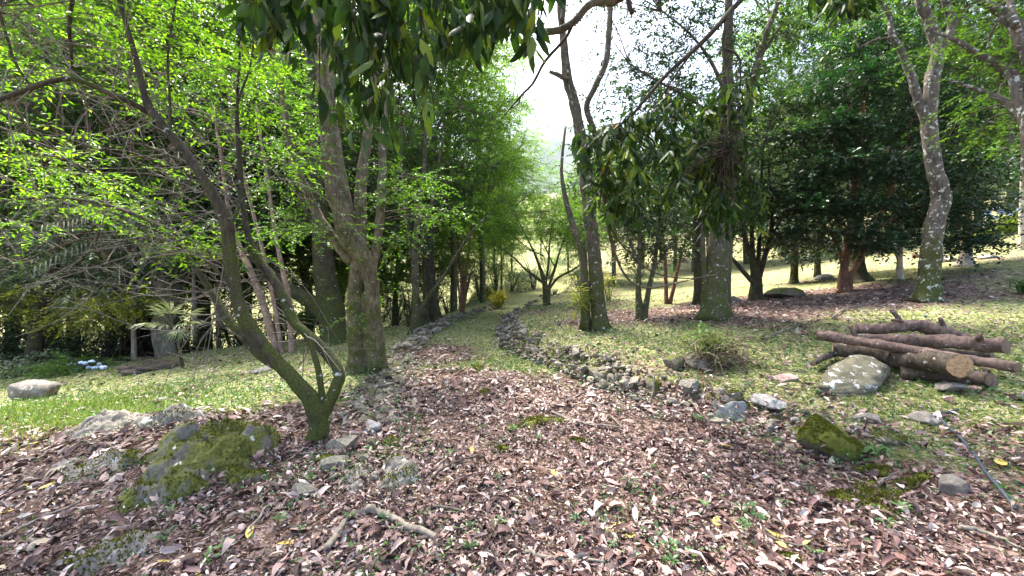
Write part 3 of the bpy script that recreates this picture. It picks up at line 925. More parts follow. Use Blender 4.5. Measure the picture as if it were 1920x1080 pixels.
tree('lime_tree', 'bright lime green tree arching over the far path', (905, 560), [
    [(905, 562, 10), (903, 500, 9), (900, 430, 8), (905, 360, 6), (915, 280, 4), (930, 200, 3)],
    [(902, 450, 5), (880, 390, 4), (850, 330, 3)], [(904, 380, 5), (940, 320, 4), (980, 270, 3)]],
    [(905, 330, 90, 60, 0, 420), (960, 270, 60, 60, 0, 280), (860, 270, 70, 60, .5, 260), (920, 200, 80, 60, 0, 280), (830, 340, 60, 50, .3, 160), (880, 420, 60, 40, 0, 140), (1000, 310, 40, 50, -.3, 130), (990, 215, 34, 50, 0, 90), (1035, 350, 40, 30, -.3, 90), (985, 340, 50, 40, -.5, 110), (960, 140, 50, 50, .5, 80)], 'lime', M['bark_grey'], seed=14, size=1.7)

tI, skI, fI = tree('straight_tree', 'straight grey trunk beside the path topped by bare forks against the sky', (1126, 616), [
    [(1127, 620, 32), (1121, 570, 27), (1116, 500, 25), (1110, 440, 24), (1100, 350, 24), (1092, 280, 22), (1078, 200, 20), (1064, 145, 18), (1056, 70, 14), (1050, 0, 12), (1046, -100, 9), (1050, -220, 6)],
    [(1098, 602, 19), (1096, 540, 17), (1090, 470, 14), (1070, 410, 11), (1056, 350, 8), (1053, 310, 6), (1060, 240, 4)],
    [(1066, 150, 10), (1045, 140, 9), (1030, 134, 6)],
    [(1054, 40, 9), (1062, -20, 8), (1085, -120, 5)],
], [(1080, -150, 150, 70, 0, 70, 'mid'), (1050, -260, 250, 90, 0, 130, 'mid'), (1060, -430, 330, 120, .5, 110, 'canopy'), (1090, 300, 40, 60, .3, 30, 'dark'), (1070, 440, 40, 30, .3, 18, 'dark')], 'mid', M['bark_grey'], seed=15, dds=[.2, .2, 0, .2])

tK, skK, fK = tree('thick_tree', 'thick mossy double trunk in the middle of the right slope', (1342, 594), [
    [(1337, 597, 48), (1341, 540, 42), (1346, 480, 40), (1352, 400, 34), (1358, 320, 28), (1362, 240, 23), (1364, 150, 19), (1366, 50, 15), (1366, -60, 12), (1360, -200, 7)],
    [(1358, 592, 20), (1362, 500, 18), (1370, 400, 16), (1378, 300, 18), (1395, 220, 16), (1412, 150, 14), (1435, 70, 11), (1460, 0, 9), (1490, -100, 6)],
    [(1325, 594, 13), (1322, 540, 11), (1318, 470, 9), (1318, 400, 6), (1310, 300, 4)],
    [(1400, 210, 7), (1420, 120, 6), (1470, 40, 4)],
    [(1363, 180, 8), (1330, 110, 6), (1290, 60, 4), (1240, 20, 3)],
    [(1360, 230, 7), (1300, 190, 5), (1230, 150, 4), (1180, 120, 3)],
], [(1230, 60, 110, 65, .2, 150, 'dark'), (1330, 90, 90, 80, .2, 150, 'dark'), (1180, 150, 70, 70, .2, 100, 'dark'), (1450, 60, 90, 60, .2, 120, 'dark'), (1200, -30, 120, 60, .2, 120, 'dark'), (1290, 290, 90, 60, .3, 130, 'dark'), (1290, 170, 90, 50, .3, 70, 'mid'), (1400, 170, 70, 50, .2, 60, 'mid'),
    (1350, -160, 260, 90, 0, 180, 'mid'), (1350, -330, 300, 110, 0, 160, 'mid'), (1400, -450, 330, 110, 0, 110, 'canopy')], 'dark', M['bark_grey'], seed=16, dds=[.2, .3, 0, .2, .2, .2], clump=9)

tree('twin_stem_tree', 'young tree with two thin stems left of the thick mossy trunk', (1204, 600), [
    [(1200, 602, 14), (1197, 540, 10), (1200, 480, 8), (1198, 400, 7), (1195, 330, 5), (1190, 260, 4)],
    [(1207, 600, 12), (1217, 540, 9), (1228, 490, 8), (1236, 420, 6), (1240, 350, 4)],
    [(1200, 500, 5), (1180, 450, 4), (1170, 400, 3)], [(1222, 510, 5), (1250, 470, 4), (1270, 440, 3)]],
    [(1200, 330, 80, 60, .5, 150), (1250, 400, 70, 50, .3, 110), (1240, 460, 60, 35, .2, 90), (1170, 420, 40, 60, .3, 60), (1200, 230, 90, 70, .5, 110)], 'dark', M['bark_grey'], seed=17, size=1.2)
tree('reddish_sapling', 'small reddish sapling of two stems on the sunlit slope', (1253, 570), [
    [(1250, 571, 8), (1248, 520, 7), (1246, 470, 6), (1240, 420, 4)], [(1256, 569, 8), (1264, 535, 7), (1272, 500, 6), (1285, 450, 4)]],
    [(1255, 430, 60, 30, 0, 80)], 'dark', M['bark_red'], seed=18, size=1.2, flare=False)
tree('dark_straight_tree', 'dark straight trunk left of the thick mossy double trunk', (1309, 571), [
    [(1309, 573, 18), (1309, 520, 15), (1308, 450, 14), (1306, 380, 12), (1305, 300, 9), (1300, 200, 6)], [(1307, 400, 6), (1280, 350, 4), (1250, 310, 3)], [(1306, 370, 6), (1340, 310, 4), (1370, 270, 3)]],
    [(1300, 320, 90, 70, .3, 190), (1290, 420, 60, 40, .3, 90), (1330, 230, 90, 60, .3, 130), (1270, 200, 80, 60, .5, 110)], 'dark', M['bark_dark'], seed=19, size=1.4)
tree('vase_tree', 'dark vase shaped tree with many rising stems behind the lone boulder', (1419, 562), [
    [(1418, 566, 24), (1418, 535, 20), (1417, 515, 19), (1410, 485, 10), (1395, 440, 8), (1385, 380, 6), (1380, 300, 4)],
    [(1416, 520, 9), (1412, 480, 9), (1408, 400, 7), (1405, 320, 5)], [(1420, 520, 9), (1423, 470, 8), (1426, 380, 6), (1430, 280, 4)], [(1424, 520, 10), (1434, 480, 9), (1446, 435, 8), (1447, 390, 6), (1440, 300, 4)], [(1412, 530, 9), (1392, 507, 8), (1370, 482, 6), (1350, 465, 4)], [(1440, 455, 5), (1460, 420, 4), (1485, 380, 3)]],
    [(1430, 330, 90, 90, .2, 230), (1400, 230, 90, 70, .2, 150), (1480, 240, 80, 80, .4, 170), (1450, 420, 70, 40, 0, 80), (1500, 150, 90, 60, .6, 130), (1370, 400, 50, 50, 0, 60)], 'dark', M['bark_dark'], seed=20, size=1.25)

# the dense dark maple group
tO, skO, fO = tree('maple_tree', 'dense dark green maple with reddish forked stems on the right slope', (1583, 546), [
    [(1579, 549, 18), (1582, 510, 15), (1590, 450, 12), (1600, 380, 10), (1612, 280, 8), (1620, 180, 5)],
    [(1590, 522, 12), (1615, 480, 12), (1640, 430, 10), (1660, 380, 8), (1690, 300, 6), (1710, 220, 4)],
    [(1590, 450, 7), (1560, 400, 6), (1530, 360, 4)], [(1580, 500, 7), (1570, 460, 6), (1545, 420, 4)], [(1640, 430, 6), (1690, 400, 5), (1740, 380, 3)], [(1605, 350, 6), (1570, 280, 5), (1540, 220, 3)], [(1600, 380, 5), (1598, 300, 4), (1590, 200, 3)]],
    [(1650, 95, 75, 26, .4, 230), (1590, 165, 80, 24, -.2, 230), (1700, 170, 80, 26, .3, 230), (1560, 235, 75, 22, -.4, 200), (1650, 250, 95, 24, 0, 280), (1750, 240, 75, 26, .4, 220), (1530, 300, 60, 24, -.3, 160), (1610, 320, 80, 22, -.5, 220), (1710, 325, 85, 26, .1, 260), (1795, 320, 55, 26, .5, 170), (1490, 370, 55, 26, -.2, 170), (1570, 385, 70, 22, -.5, 200), (1660, 395, 80, 24, -.3, 240), (1760, 395, 70, 28, .3, 230), (1500, 440, 50, 24, -.1, 140), (1580, 450, 65, 18, -.4, 150), (1690, 455, 70, 20, 0, 170), (1800, 450, 50, 26, .5, 150), (1640, 60, 60, 20, .4, 90)],
    'maple', M['bark_red'], seed=21, size=1.15, clump=26, flat=.55, sigma=.36, branch_mat=M['bark_dark'])
tree('broad_trunk_tree', 'broad dark trunk with flared roots behind the forked maple stems', (1612, 527), [
    [(1612, 530, 34), (1608, 505, 26), (1606, 470, 22), (1605, 400, 20), (1602, 300, 14), (1600, 200, 8)], [(1606, 420, 10), (1640, 350, 8), (1670, 280, 5)]],
    [(1620, 250, 110, 80, .8, 230), (1580, 340, 90, 50, .8, 120), (1690, 330, 80, 60, .8, 130)], 'maple', M['bark_dark'], seed=22, size=1.4)
tree('left_maple', 'small maple with low hanging foliage above the lone mossy boulder', (1489, 531), [
    [(1488, 534, 15), (1490, 490, 12), (1492, 430, 10), (1495, 340, 8), (1500, 260, 5)], [(1491, 440, 5), (1470, 400, 4), (1455, 370, 3)], [(1493, 400, 5), (1520, 360, 4), (1540, 330, 3)]],
    [(1490, 400, 55, 50, 0, 170), (1500, 450, 45, 30, -.2, 90), (1500, 310, 70, 50, .3, 160), (1480, 470, 30, 20, 0, 30)], 'maple', M['bark_grey'], seed=23, size=1.3)
tree('short_trunk_tree', 'short grey trunk under the maple crowns near pale stones', (1533, 519), [
    [(1533, 520, 12), (1533, 490, 10), (1535, 440, 8), (1540, 380, 6), (1545, 300, 4)]], [(1540, 370, 60, 50, 0, 130), (1530, 440, 50, 30, 0, 60)], 'maple', M['bark_grey'], seed=24, size=1.5)
tree('pale_twin_tree', 'thin pale trunk with a side fork on the sunny grass', (1686, 523), [
    [(1686, 525, 11), (1687, 490, 9), (1689, 450, 8), (1692, 400, 6)], [(1685, 488, 5), (1677, 468, 5), (1668, 452, 4), (1660, 420, 3)]], [(1690, 400, 60, 30, .2, 80)], 'maple', M['bark_pale'], seed=25, size=1.4)
tree('white_foot_tree', 'tree with a white flaring foot on the far right slope', (1810, 498), [
    [(1806, 502, 24), (1813, 470, 15), (1815, 440, 14), (1812, 380, 12), (1808, 300, 8)], [(1813, 400, 6), (1840, 350, 4)]],
    [(1800, 400, 70, 50, -.3, 180, 'maple'), (1820, 330, 70, 50, 0, 120, 'maple')], 'maple', M['bark_pale'], seed=26, size=1.5)

tP, skP, fP = tree('lichen_tree', 'tall forked trunk with white lichen spots and a mossy foot', (1739, 562), [
    [(1737, 567, 44), (1742, 520, 37), (1747, 470, 35), (1752, 420, 34), (1765, 370, 33), (1753, 320, 28), (1742, 230, 28), (1748, 150, 26), (1758, 95, 22), (1746, 50, 20), (1725, 0, 18), (1712, -80, 14), (1700, -200, 8)],
    [(1738, 235, 16), (1722, 190, 16), (1708, 140, 16), (1690, 95, 14), (1672, 65, 12), (1668, 30, 11), (1648, -5, 10), (1625, -70, 7)],
    [(1757, 105, 15), (1770, 85, 15), (1785, 45, 16), (1773, 0, 14), (1765, -70, 10)],
    [(1672, 70, 5), (1640, 75, 4), (1610, 90, 3)],
], [(1680, -110, 200, 60, 0, 90, 'fresh'), (1760, -180, 260, 90, 0, 130, 'fresh'), (1760, -400, 330, 110, 0, 120, 'canopy'), (1640, 30, 80, 40, .4, 40, 'fresh')], 'fresh', M['bark_lichen'], wmul=.84, seed=27, dds=[0, .2, -.2, .2], clump=9)

tree('edge_tree', 'crooked lichen covered limbs reaching in from the right edge', (1990, 640), [
    [(1990, 645, 44), (1975, 520, 36), (1950, 380, 32), (1935, 250, 28), (1945, 140, 24), (1960, 40, 18)],
    [(1945, 130, 24), (1922, 85, 24), (1905, 50, 20), (1880, 25, 16), (1845, 0, 12), (1825, -40, 8)],
    [(1937, 250, 22), (1915, 190, 20), (1897, 140, 16), (1850, 110, 10), (1790, 75, 7), (1750, 60, 4)],
    [(1930, 255, 15), (1912, 222, 13), (1888, 193, 10), (1845, 172, 8), (1780, 150, 5)],
    [(1905, 50, 12), (1895, 10, 10), (1890, -40, 7)], [(1880, 30, 6), (1860, 60, 4), (1850, 100, 3)],
], [(1880, 20, 110, 70, .6, 60), (1850, 130, 80, 60, .6, 45), (1880, 230, 70, 60, .8, 40), (1800, 30, 80, 60, .8, 45), (1900, -140, 220, 90, 0, 110)], 'fresh', M['bark_lichen'], seed=28, clump=8, dds=[0, .3, .6, .6, .3, .3])

# weeping tree at the far left, grey green above and yellow green below
tree('weeping_tree', 'drooping tree with grey green foliage at the far left edge', (60, 690), [
    [(60, 700, 26), (70, 620, 22), (90, 540, 18), (110, 460, 14), (120, 380, 9)], [(85, 550, 10), (160, 480, 8), (240, 470, 5), (300, 500, 3)], [(90, 540, 10), (30, 470, 7), (-40, 450, 4)], [(110, 470, 8), (180, 420, 6), (250, 400, 4)]],
    [(60, 480, 110, 60, .5, 352, 'grey'), (180, 490, 110, 50, .3, 336, 'grey'), (120, 410, 120, 50, .8, 288, 'grey'), (290, 470, 80, 50, .6, 208, 'dark'), (40, 560, 70, 40, 0, 160, 'olive'), (150, 585, 70, 35, -.2, 176, 'olive'), (235, 560, 60, 40, 0, 230, 'olive'), (340, 470, 50, 20, .3, 60, 'olive'), (120, 520, 120, 30, 1.0, 256, 'dark')],
    'grey', M['bark_dark'], seed=29, size=1.1, depth=9.6, twig_r=.009, branch_mat=M['twig_pale'])

# ------------------------------------------------------------------ trees farther off: a few kinds, then copies
def far_proto(name, kind, H, R_, ns, seed, bark, shape='round', size=1.9):
    rng = np.random.default_rng(seed)
    t = thing(name, (0, 0, 0), 'tree', 'tree')
    P = catmull([(0, 0, -.6), (.1, 0, H * .2), (.25 * rng.normal(), .25, H * .45), (.4 * rng.normal(), .1, H * .7), (.3 * rng.normal(), 0, H * .93)], 5)
    V, q, c = tube(P, np.linspace(H * .017, .02, len(P)), 8, .06, seed)
    a = Acc(); a.add(V, q, c)
    skel = list(P[4:])
    for k in range(9):
        p0 = P[rng.integers(6, len(P) - 2)]
        an = rng.uniform(0, 6.28)
        e = p0 + np.array([math.cos(an), math.sin(an), rng.uniform(.2, .7)]) * R_ * rng.uniform(.5, .9)
        Q = catmull([p0, p0 * .5 + e * .5 + np.array([0, 0, .15 * R_]), e], 5)
        V, q, c = tube(Q, np.linspace(H * .008, .012, len(Q)), 6, .04, k); a.add(V, q, c)
        skel.extend(Q)
    a.build('trunk', bark, t, smooth=True)
    bl = []
    nb = 11
    for k in range(nb):
        f = (k + .5) / nb
        zz = H * (.26 + .70 * f)
        rr = R_ * (1 - .55 * abs(f - .4) * 1.6) * rng.uniform(.25, .75)
        an = k * 2.4 + rng.normal(0, .4)
        bl.append(((math.cos(an) * rr, math.sin(an) * rr, zz), (R_ * .52, R_ * .52, H * .085), int(ns / nb)))
    leaf, tw = crown_parts(bl, skel, kind, rng, size, 20, .02, .6, .34)
    leaf.build('crown', M[KIND[kind][5]], t)
    tw.build('branchwork', M['twig'], t)['kind'] = 'stuff'
    return t
def copy_tree(root, loc, rz, sc, label, group):
    r = root.copy()
    COL.objects.link(r)
    r.location = loc; r.rotation_euler = (0, 0, rz); r.scale = sc
    r['label'] = label; r['group'] = group
    for ch in root.children:
        c = ch.copy(); COL.objects.link(c); c.parent = r
    return r
PR = {
    'lime': far_proto('broadleaf_tree', 'lime', 10, 3.2, 2000, 31, M['bark_grey']),
    'fresh': far_proto('broadleaf_tree', 'fresh', 11, 3.4, 2000, 32, M['bark_grey']),
    'mid': far_proto('broadleaf_tree', 'mid', 11, 3.3, 2200, 33, M['bark_grey']),
    'dark': far_proto('evergreen_tree', 'dark', 12, 3.2, 2400, 34, M['bark_dark']),
}
FAR = [   # pixel column, depth, height factor, kind
    (-160, 15, 1.5, 'fresh'), (20, 17, 1.5, 'lime'), (110, 21, 1.9, 'mid'), (215, 16, 1.35, 'lime'), (300, 22, 1.8, 'lime'), (390, 18, 1.5, 'fresh'), (455, 24, 1.9, 'fresh'), (520, 17, 1.4, 'mid'), (575, 22, 1.7, 'lime'),
    (640, 27, 1.7, 'fresh'), (690, 20, 1.2, 'lime'), (745, 24, 1.35, 'lime'), (800, 30, 1.4, 'lime'), (850, 26, 1.05, 'lime'), (905, 34, 1.05, 'lime'), (960, 38, .75, 'lime'), (1015, 44, .75, 'lime'), (930, 28, .6, 'lime'), (1065, 36, .65, 'fresh'), (1100, 30, .8, 'mid'),
    (1150, 26, .85, 'fresh'), (1205, 36, 1.0, 'mid'), (1265, 32, 1.0, 'fresh'), (1330, 36, 1.15, 'mid'), (1400, 33, 1.2, 'fresh'), (1470, 36, 1.4, 'lime'), (1540, 33, 1.3, 'fresh'), (1610, 37, 1.5, 'lime'), (1690, 34, 1.5, 'fresh'), (1760, 38, 1.6, 'mid'), (1830, 33, 1.5, 'lime'), (1900, 36, 1.6, 'fresh'), (1980, 32, 1.5, 'mid'), (2080, 30, 1.5, 'lime'), (2200, 28, 1.4, 'fresh'),
    (1480, 27, 2.1, 'fresh', .55), (1570, 25, 2.1, 'lime', .55), (1680, 27, 2.3, 'fresh', .55), (1790, 25, 2.2, 'lime', .55), (1900, 22, 2.0, 'fresh', .55), (1980, 24, 2.0, 'lime', .6),
    (850, 19, 1.6, 'lime', .62), (800, 16, 1.5, 'lime', .6), (905, 24, 1.55, 'lime', .6), (940, 30, 1.3, 'lime', .5), (700, 16, 1.6, 'fresh', .7), (1150, 34, 1.2, 'mid', .6), (140, 14, 1.4, 'fresh', .8), (330, 14, 1.3, 'mid', .8), (1300, 30, 1.1, 'fresh', .8),
    (60, 30, 2.0, 'dark'), (720, 40, 1.6, 'lime'), (1240, 40, .9, 'dark'), (1480, 38, 1.2, 'dark'), (1740, 40, 1.4, 'dark'), (-320, 19, 1.7, 'dark'),
]
FARLAB = {'lime': 'bright lime green broadleaf tree in the background wood', 'fresh': 'light green broadleaf tree in the background wood', 'mid': 'mid green broadleaf tree in the background wood', 'dark': 'dark evergreen tree in the background wood'}
rng = np.random.default_rng(40)
seen = set()
ORD = ['first', 'second', 'third', 'fourth', 'fifth', 'sixth', 'seventh', 'eighth', 'ninth', 'tenth', 'eleventh', 'twelfth', 'thirteenth', 'fourteenth', 'fifteenth', 'sixteenth', 'seventeenth', 'eighteenth', 'nineteenth', 'twentieth', 'twenty-first', 'twenty-second', 'twenty-third', 'twenty-fourth', 'twenty-fifth', 'twenty-sixth']
FAR.sort(key=lambda f: f[0])
num = {}
for (px, d, hf, kd, *wf) in FAR:
    num[kd] = num.get(kd, -1) + 1
    lab = FARLAB[kd] + ', ' + ORD[num[kd]] + ' of its kind from the left'
    x = (px - 960) / F * d
    loc = on_ground(x, d)
    w = .85 + .25 * rng.random() if hf < 1.5 else 1.15
    w *= wf[0] if wf else 1
    sc = (hf * w, hf * w, hf)
    rz = rng.uniform(0, 6.28)
    if kd not in seen:
        seen.add(kd)
        r = PR[kd]
        r.location = loc; r.rotation_euler = (0, 0, rz); r.scale = sc
        r['label'] = lab; r['group'] = 'trees of the background wood'
    else:
        copy_tree(PR[kd], loc, rz, sc, lab, 'trees of the background wood')

# wooded hill far behind, seen through the gap over the path
hx = np.linspace(-1500, 1900, 140); hy = np.linspace(1500, 3200, 60)
X, Y = np.meshgrid(hx, hy)
Zh = 120 + 880 * np.exp(-((X - 260) / 900) ** 2) * sstep(1500, 2500, Y) + 30 * wave(X, Y, 0, .012) + 16 * wave(X, Y, 0, .045, 1) + 7 * wave(X, Y, 0, .13, 2)
nx, ny = len(hx), len(hy)
I, J = np.meshgrid(np.arange(ny - 1), np.arange(nx - 1), indexing='ij')
A0 = I * nx + J
quads = np.stack([A0, A0 + 1, A0 + nx + 1, A0 + nx], -1).reshape(-1, 4)
hm = plain_mat('hill_forest', (.035, .06, .025), .95, .6, .02)
hill = mesh_obj('hill', np.stack([X, Y, Zh], -1).reshape(-1, 3), quads, hm, smooth=True)
hill['kind'] = 'structure'
tag(hill, 'distant wooded hill seen through the gap over the path', None)
# ------------------------------------------------------------------ stones and boulders
def hull_stone(seed):
    r = random.Random(seed)
    bm = bmesh.new()
    sx, sy, sz = r.uniform(.8, 1.25), r.uniform(.7, 1.1), r.uniform(.5, .85)
    for _ in range(17):
        v = Vector((r.gauss(0, 1), r.gauss(0, 1), r.gauss(0, 1))).normalized()
        k = max(abs(v.x), abs(v.y), abs(v.z))
        v = v * (.55 + .45 / k * .62)
        bm.verts.new((v.x * sx * .5, v.y * sy * .5, v.z * sz * .5))
    res = bmesh.ops.convex_hull(bm, input=bm.verts)
    inner = [g for g in res['geom_interior'] if isinstance(g, bmesh.types.BMVert)]
    bmesh.ops.delete(bm, geom=inner, context='VERTS')
    bmesh.ops.recalc_face_normals(bm, faces=bm.faces)
    me = bpy.data.meshes.new('stone')
    bm.to_mesh(me); bm.free()
    me.materials.append(M['stone'])
    return me
STONES = [hull_stone(100 + k) for k in range(14)]
def put_stone(parent, p, s, rng, flat=1.0):
    o = bpy.data.objects.new('stone', STONES[int(rng.integers(0, len(STONES)))])
    o0 = np.array(parent['_o'])
    o.parent = parent
    o.location = p - o0
    o.rotation_euler = (rng.normal(0, .3), rng.normal(0, .3), rng.uniform(0, 6.28))
    o.scale = (s * rng.uniform(.85, 1.25), s * rng.uniform(.8, 1.15), s * rng.uniform(.7, 1.05) * flat)
    COL.objects.link(o)
rng = np.random.default_rng(51)
def rubble(parent, xf, runs, rng):
    A = Acc()
    for (y0, y1, n, width, h, smin, smax) in runs:
        for y in y0 * (y1 / y0) ** rng.random(n):
            u = rng.uniform(-1, 1); x = float(xf(y)) + u * width
            s_ = rng.uniform(smin, smax)
            me = STONES[int(rng.integers(0, len(STONES)))]
            V = np.array([v.co[:] for v in me.vertices]); T = np.array([p.vertices[:] for p in me.polygons])
            V = rotz(V * s_ * np.array([rng.uniform(.8, 1.3), 1, rng.uniform(.6, 1)]), rng.uniform(0, 6.28))
            A.add(V + np.array([x, y, float(gz(x, y)) + rng.random() * h * (1 - .6 * abs(u))]), None, T)
    A.build('rubble', M['stone_small'], parent)['kind'] = 'stuff'
def rotz(V, a):
    c, s = math.cos(a), math.sin(a)
    return np.stack([V[:, 0] * c - V[:, 1] * s, V[:, 0] * s + V[:, 1] * c, V[:, 2]], -1)
def wall_run(parent, xf, y0, y1, n, width, hfun, smin, smax, rng, skip=0.0):
    ys = y0 * (y1 / y0) ** ((np.arange(n) + rng.random(n)) / n)
    for y in ys:
        if rng.random() < skip: continue
        u = rng.uniform(-1, 1)
        x = float(xf(y)) + u * width
        top = hfun(y) * (1 - .55 * abs(u) ** 1.5)
        s = min(rng.lognormal(math.log(smin * 1.15), .38), smax * 1.7)
        lo = float(gz(x, y))
        z = lo + max(0.02, rng.random() ** .7 * top) 
        put_stone(parent, np.array([x, y, z]), s, rng)
wr = thing('stone_wall', on_ground(float(Rw(6.5)), 6.5), 'low dry stone wall curving along the right side of the path', 'stone wall')
wall_run(wr, lambda y: Rw(y) - .02, 5.0, 9.6, 170, .26, lambda y: .21, .10, .2, rng)
wall_run(wr, lambda y: Rw(y) + .02, 3.3, 5.4, 52, .36, lambda y: .06, .08, .2, rng)
wall_run(wr, lambda y: Rw(y), 9.8, 14.5, 48, .24, lambda y: .28, .13, .22, rng)
wall_run(wr, lambda y: Rw(y) + .2, 14.5, 24, 28, .4, lambda y: .3, .18, .3, rng)
rubble(wr, lambda y: Rw(y), [(3.2, 5.2, 90, .4, .06, .05, .11), (4.8, 9.6, 230, .3, .14, .05, .11), (9.6, 20, 120, .3, .3, .09, .17)], rng)
wl_ = thing('stone_edging', on_ground(float(Lw(6.5)), 6.5), 'rubble stone edging along the left side of the path', 'stone edging')
wall_run(wl_, lambda y: Lw(y) - .05, 4.0, 7.6, 150, .32, lambda y: .04, .09, .22, rng)
wall_run(wl_, lambda y: Lw(y), 7.6, 10.5, 60, .28, lambda y: .17, .11, .2, rng)
wall_run(wl_, lambda y: Lw(y), 10.5, 20, 80, .3, lambda y: .2, .13, .24, rng)
wall_run(wl_, lambda y: Lw(y) - .1, 2.7, 4.1, 16, .3, lambda y: .05, .12, .24, rng)

rubble(wl_, lambda y: Lw(y) - .04, [(2.8, 4.2, 50, .35, .03, .05, .10), (4.0, 7.6, 200, .4, .03, .04, .10), (7.6, 20, 150, .32, .22, .08, .16)], rng)
def ico(sub):
    bm = bmesh.new()
    bmesh.ops.create_icosphere(bm, subdivisions=sub, radius=1.0)
    V = np.array([v.co[:] for v in bm.verts]); T = np.array([[v.index for v in f.verts] for f in bm.faces])
    bm.free()
    return V, T
ICO3, ICO4, ICO5 = ico(3), ico(4), ico(5)
def rock_verts(seed, dims, sub=ICO4, cuts=7, rough=.16):
    r = np.random.default_rng(seed)
    V, T = sub
    V = V.copy()
    for _ in range(cuts):
        n = nrm(r.normal(0, 1, 3) * np.array([1, 1, .9])); d = r.uniform(.45, .8)
        over = np.clip(V @ n - d, 0, None)
        V = V - over[:, None] * n * .92
    off = Vector(r.uniform(0, 50, 3))
    ns = np.array([mnoise.fractal(Vector(v) * 1.6 + off, .9, 2.1, 5) for v in V])
    n2 = np.array([mnoise.noise(Vector(v) * 7 + off) for v in V])
    V = V * (1 + rough * ns + rough * .25 * n2)[:, None]
    return V * np.array(dims) * .5, T
def rotz(V, a):
    c, s = math.cos(a), math.sin(a)
    return np.stack([V[:, 0] * c - V[:, 1] * s, V[:, 0] * s + V[:, 1] * c, V[:, 2]], -1)
def moss_fuzz(P, N_, n, rng, h=.012):
    k = rng.integers(0, len(P), n)
    p = P[k]; nn = N_[k]
    D = nrm(nn + rng.normal(0, .5, (n, 3))); hh = rng.uniform(.5, 1.3, n) * h
    W = nrm(np.cross(D, rng.normal(0, 1, (n, 3)))) * (hh * .35)[:, None]
    V = np.stack([p - W, p + W, p + D * hh[:, None]], 1).reshape(-1, 3)
    return V, np.arange(3 * n).reshape(-1, 3)
def boulder(px, py, wpx, hpx, label, mat, seed, deep=.8, sink=.40, hm=None, name='boulder', rz=None, moss=0, cuts=11, rough=.15, tilt=0.0):
    """px, py: middle of its foot in the photograph"""
    foot = hit(px, py)
    Yd = foot[1]
    w, h = wpx * Yd / F, hpx * Yd / F
    h = min(h * .72, w * .55) if hm is None else hm
    V, T = rock_verts(seed, (w, w * deep, h / (1 - sink) * 1.05), ICO4, cuts, rough)
    if tilt:
        c, s = math.cos(tilt), math.sin(tilt)
        V = np.stack([V[:, 0] * c + V[:, 2] * s, V[:, 1], -V[:, 0] * s + V[:, 2] * c], -1)
    V = rotz(V, seed * .7 if rz is None else rz)
    c = foot + np.array([0, w * deep * .42, 0])
    zt = float(gz(c[0], c[1]))
    V = V + np.array([c[0], c[1], min(zt, foot[2] + .1)]) + np.array([0, 0, V[:, 2].max() * (1 - 2 * sink)])
    a = Acc(); a.add(V, None, T)
    if not moss:
        o = a.build(name, mat, None, (c[0], c[1], zt))
        return tag(o, label, 'rock')
    t = thing(name, (c[0], c[1], zt), label, 'rock')
    a.build('rock_body', mat, t)
    me = t.children[0].data if t.children else None
    # moss cushion tufts on the upward faces
    r = np.random.default_rng(seed + 5)
    Nf = nrm(np.cross(V[T[:, 1]] - V[T[:, 0]], V[T[:, 2]] - V[T[:, 0]]))
    C = V[T].mean(1)
    keep = (Nf[:, 2] > .25) & (wave(C[:, 0], C[:, 1], C[:, 2], 5.0, seed) + Nf[:, 2] > .35) & (C[:, 2] > np.array([float(gz(a_, b_)) for a_, b_ in C[:, :2]]) - .02)
    if keep.sum() > 4:
        idx = np.nonzero(keep)[0]
        tri = V[T[idx]]
        n = int(moss)
        kk = r.integers(0, len(idx), n)
        u = r.random((n, 2)); f = u.sum(1) > 1; u[f] = 1 - u[f]
        P = tri[kk, 0] + (tri[kk, 1] - tri[kk, 0]) * u[:, :1] + (tri[kk, 2] - tri[kk, 0]) * u[:, 1:]
        Vm, Tm = moss_fuzz(P, Nf[idx][kk], n, r)
        mm = Acc(); mm.add(Vm, None, Tm)
        mm.build('moss', M['moss'], t)['kind'] = 'stuff'
    return t
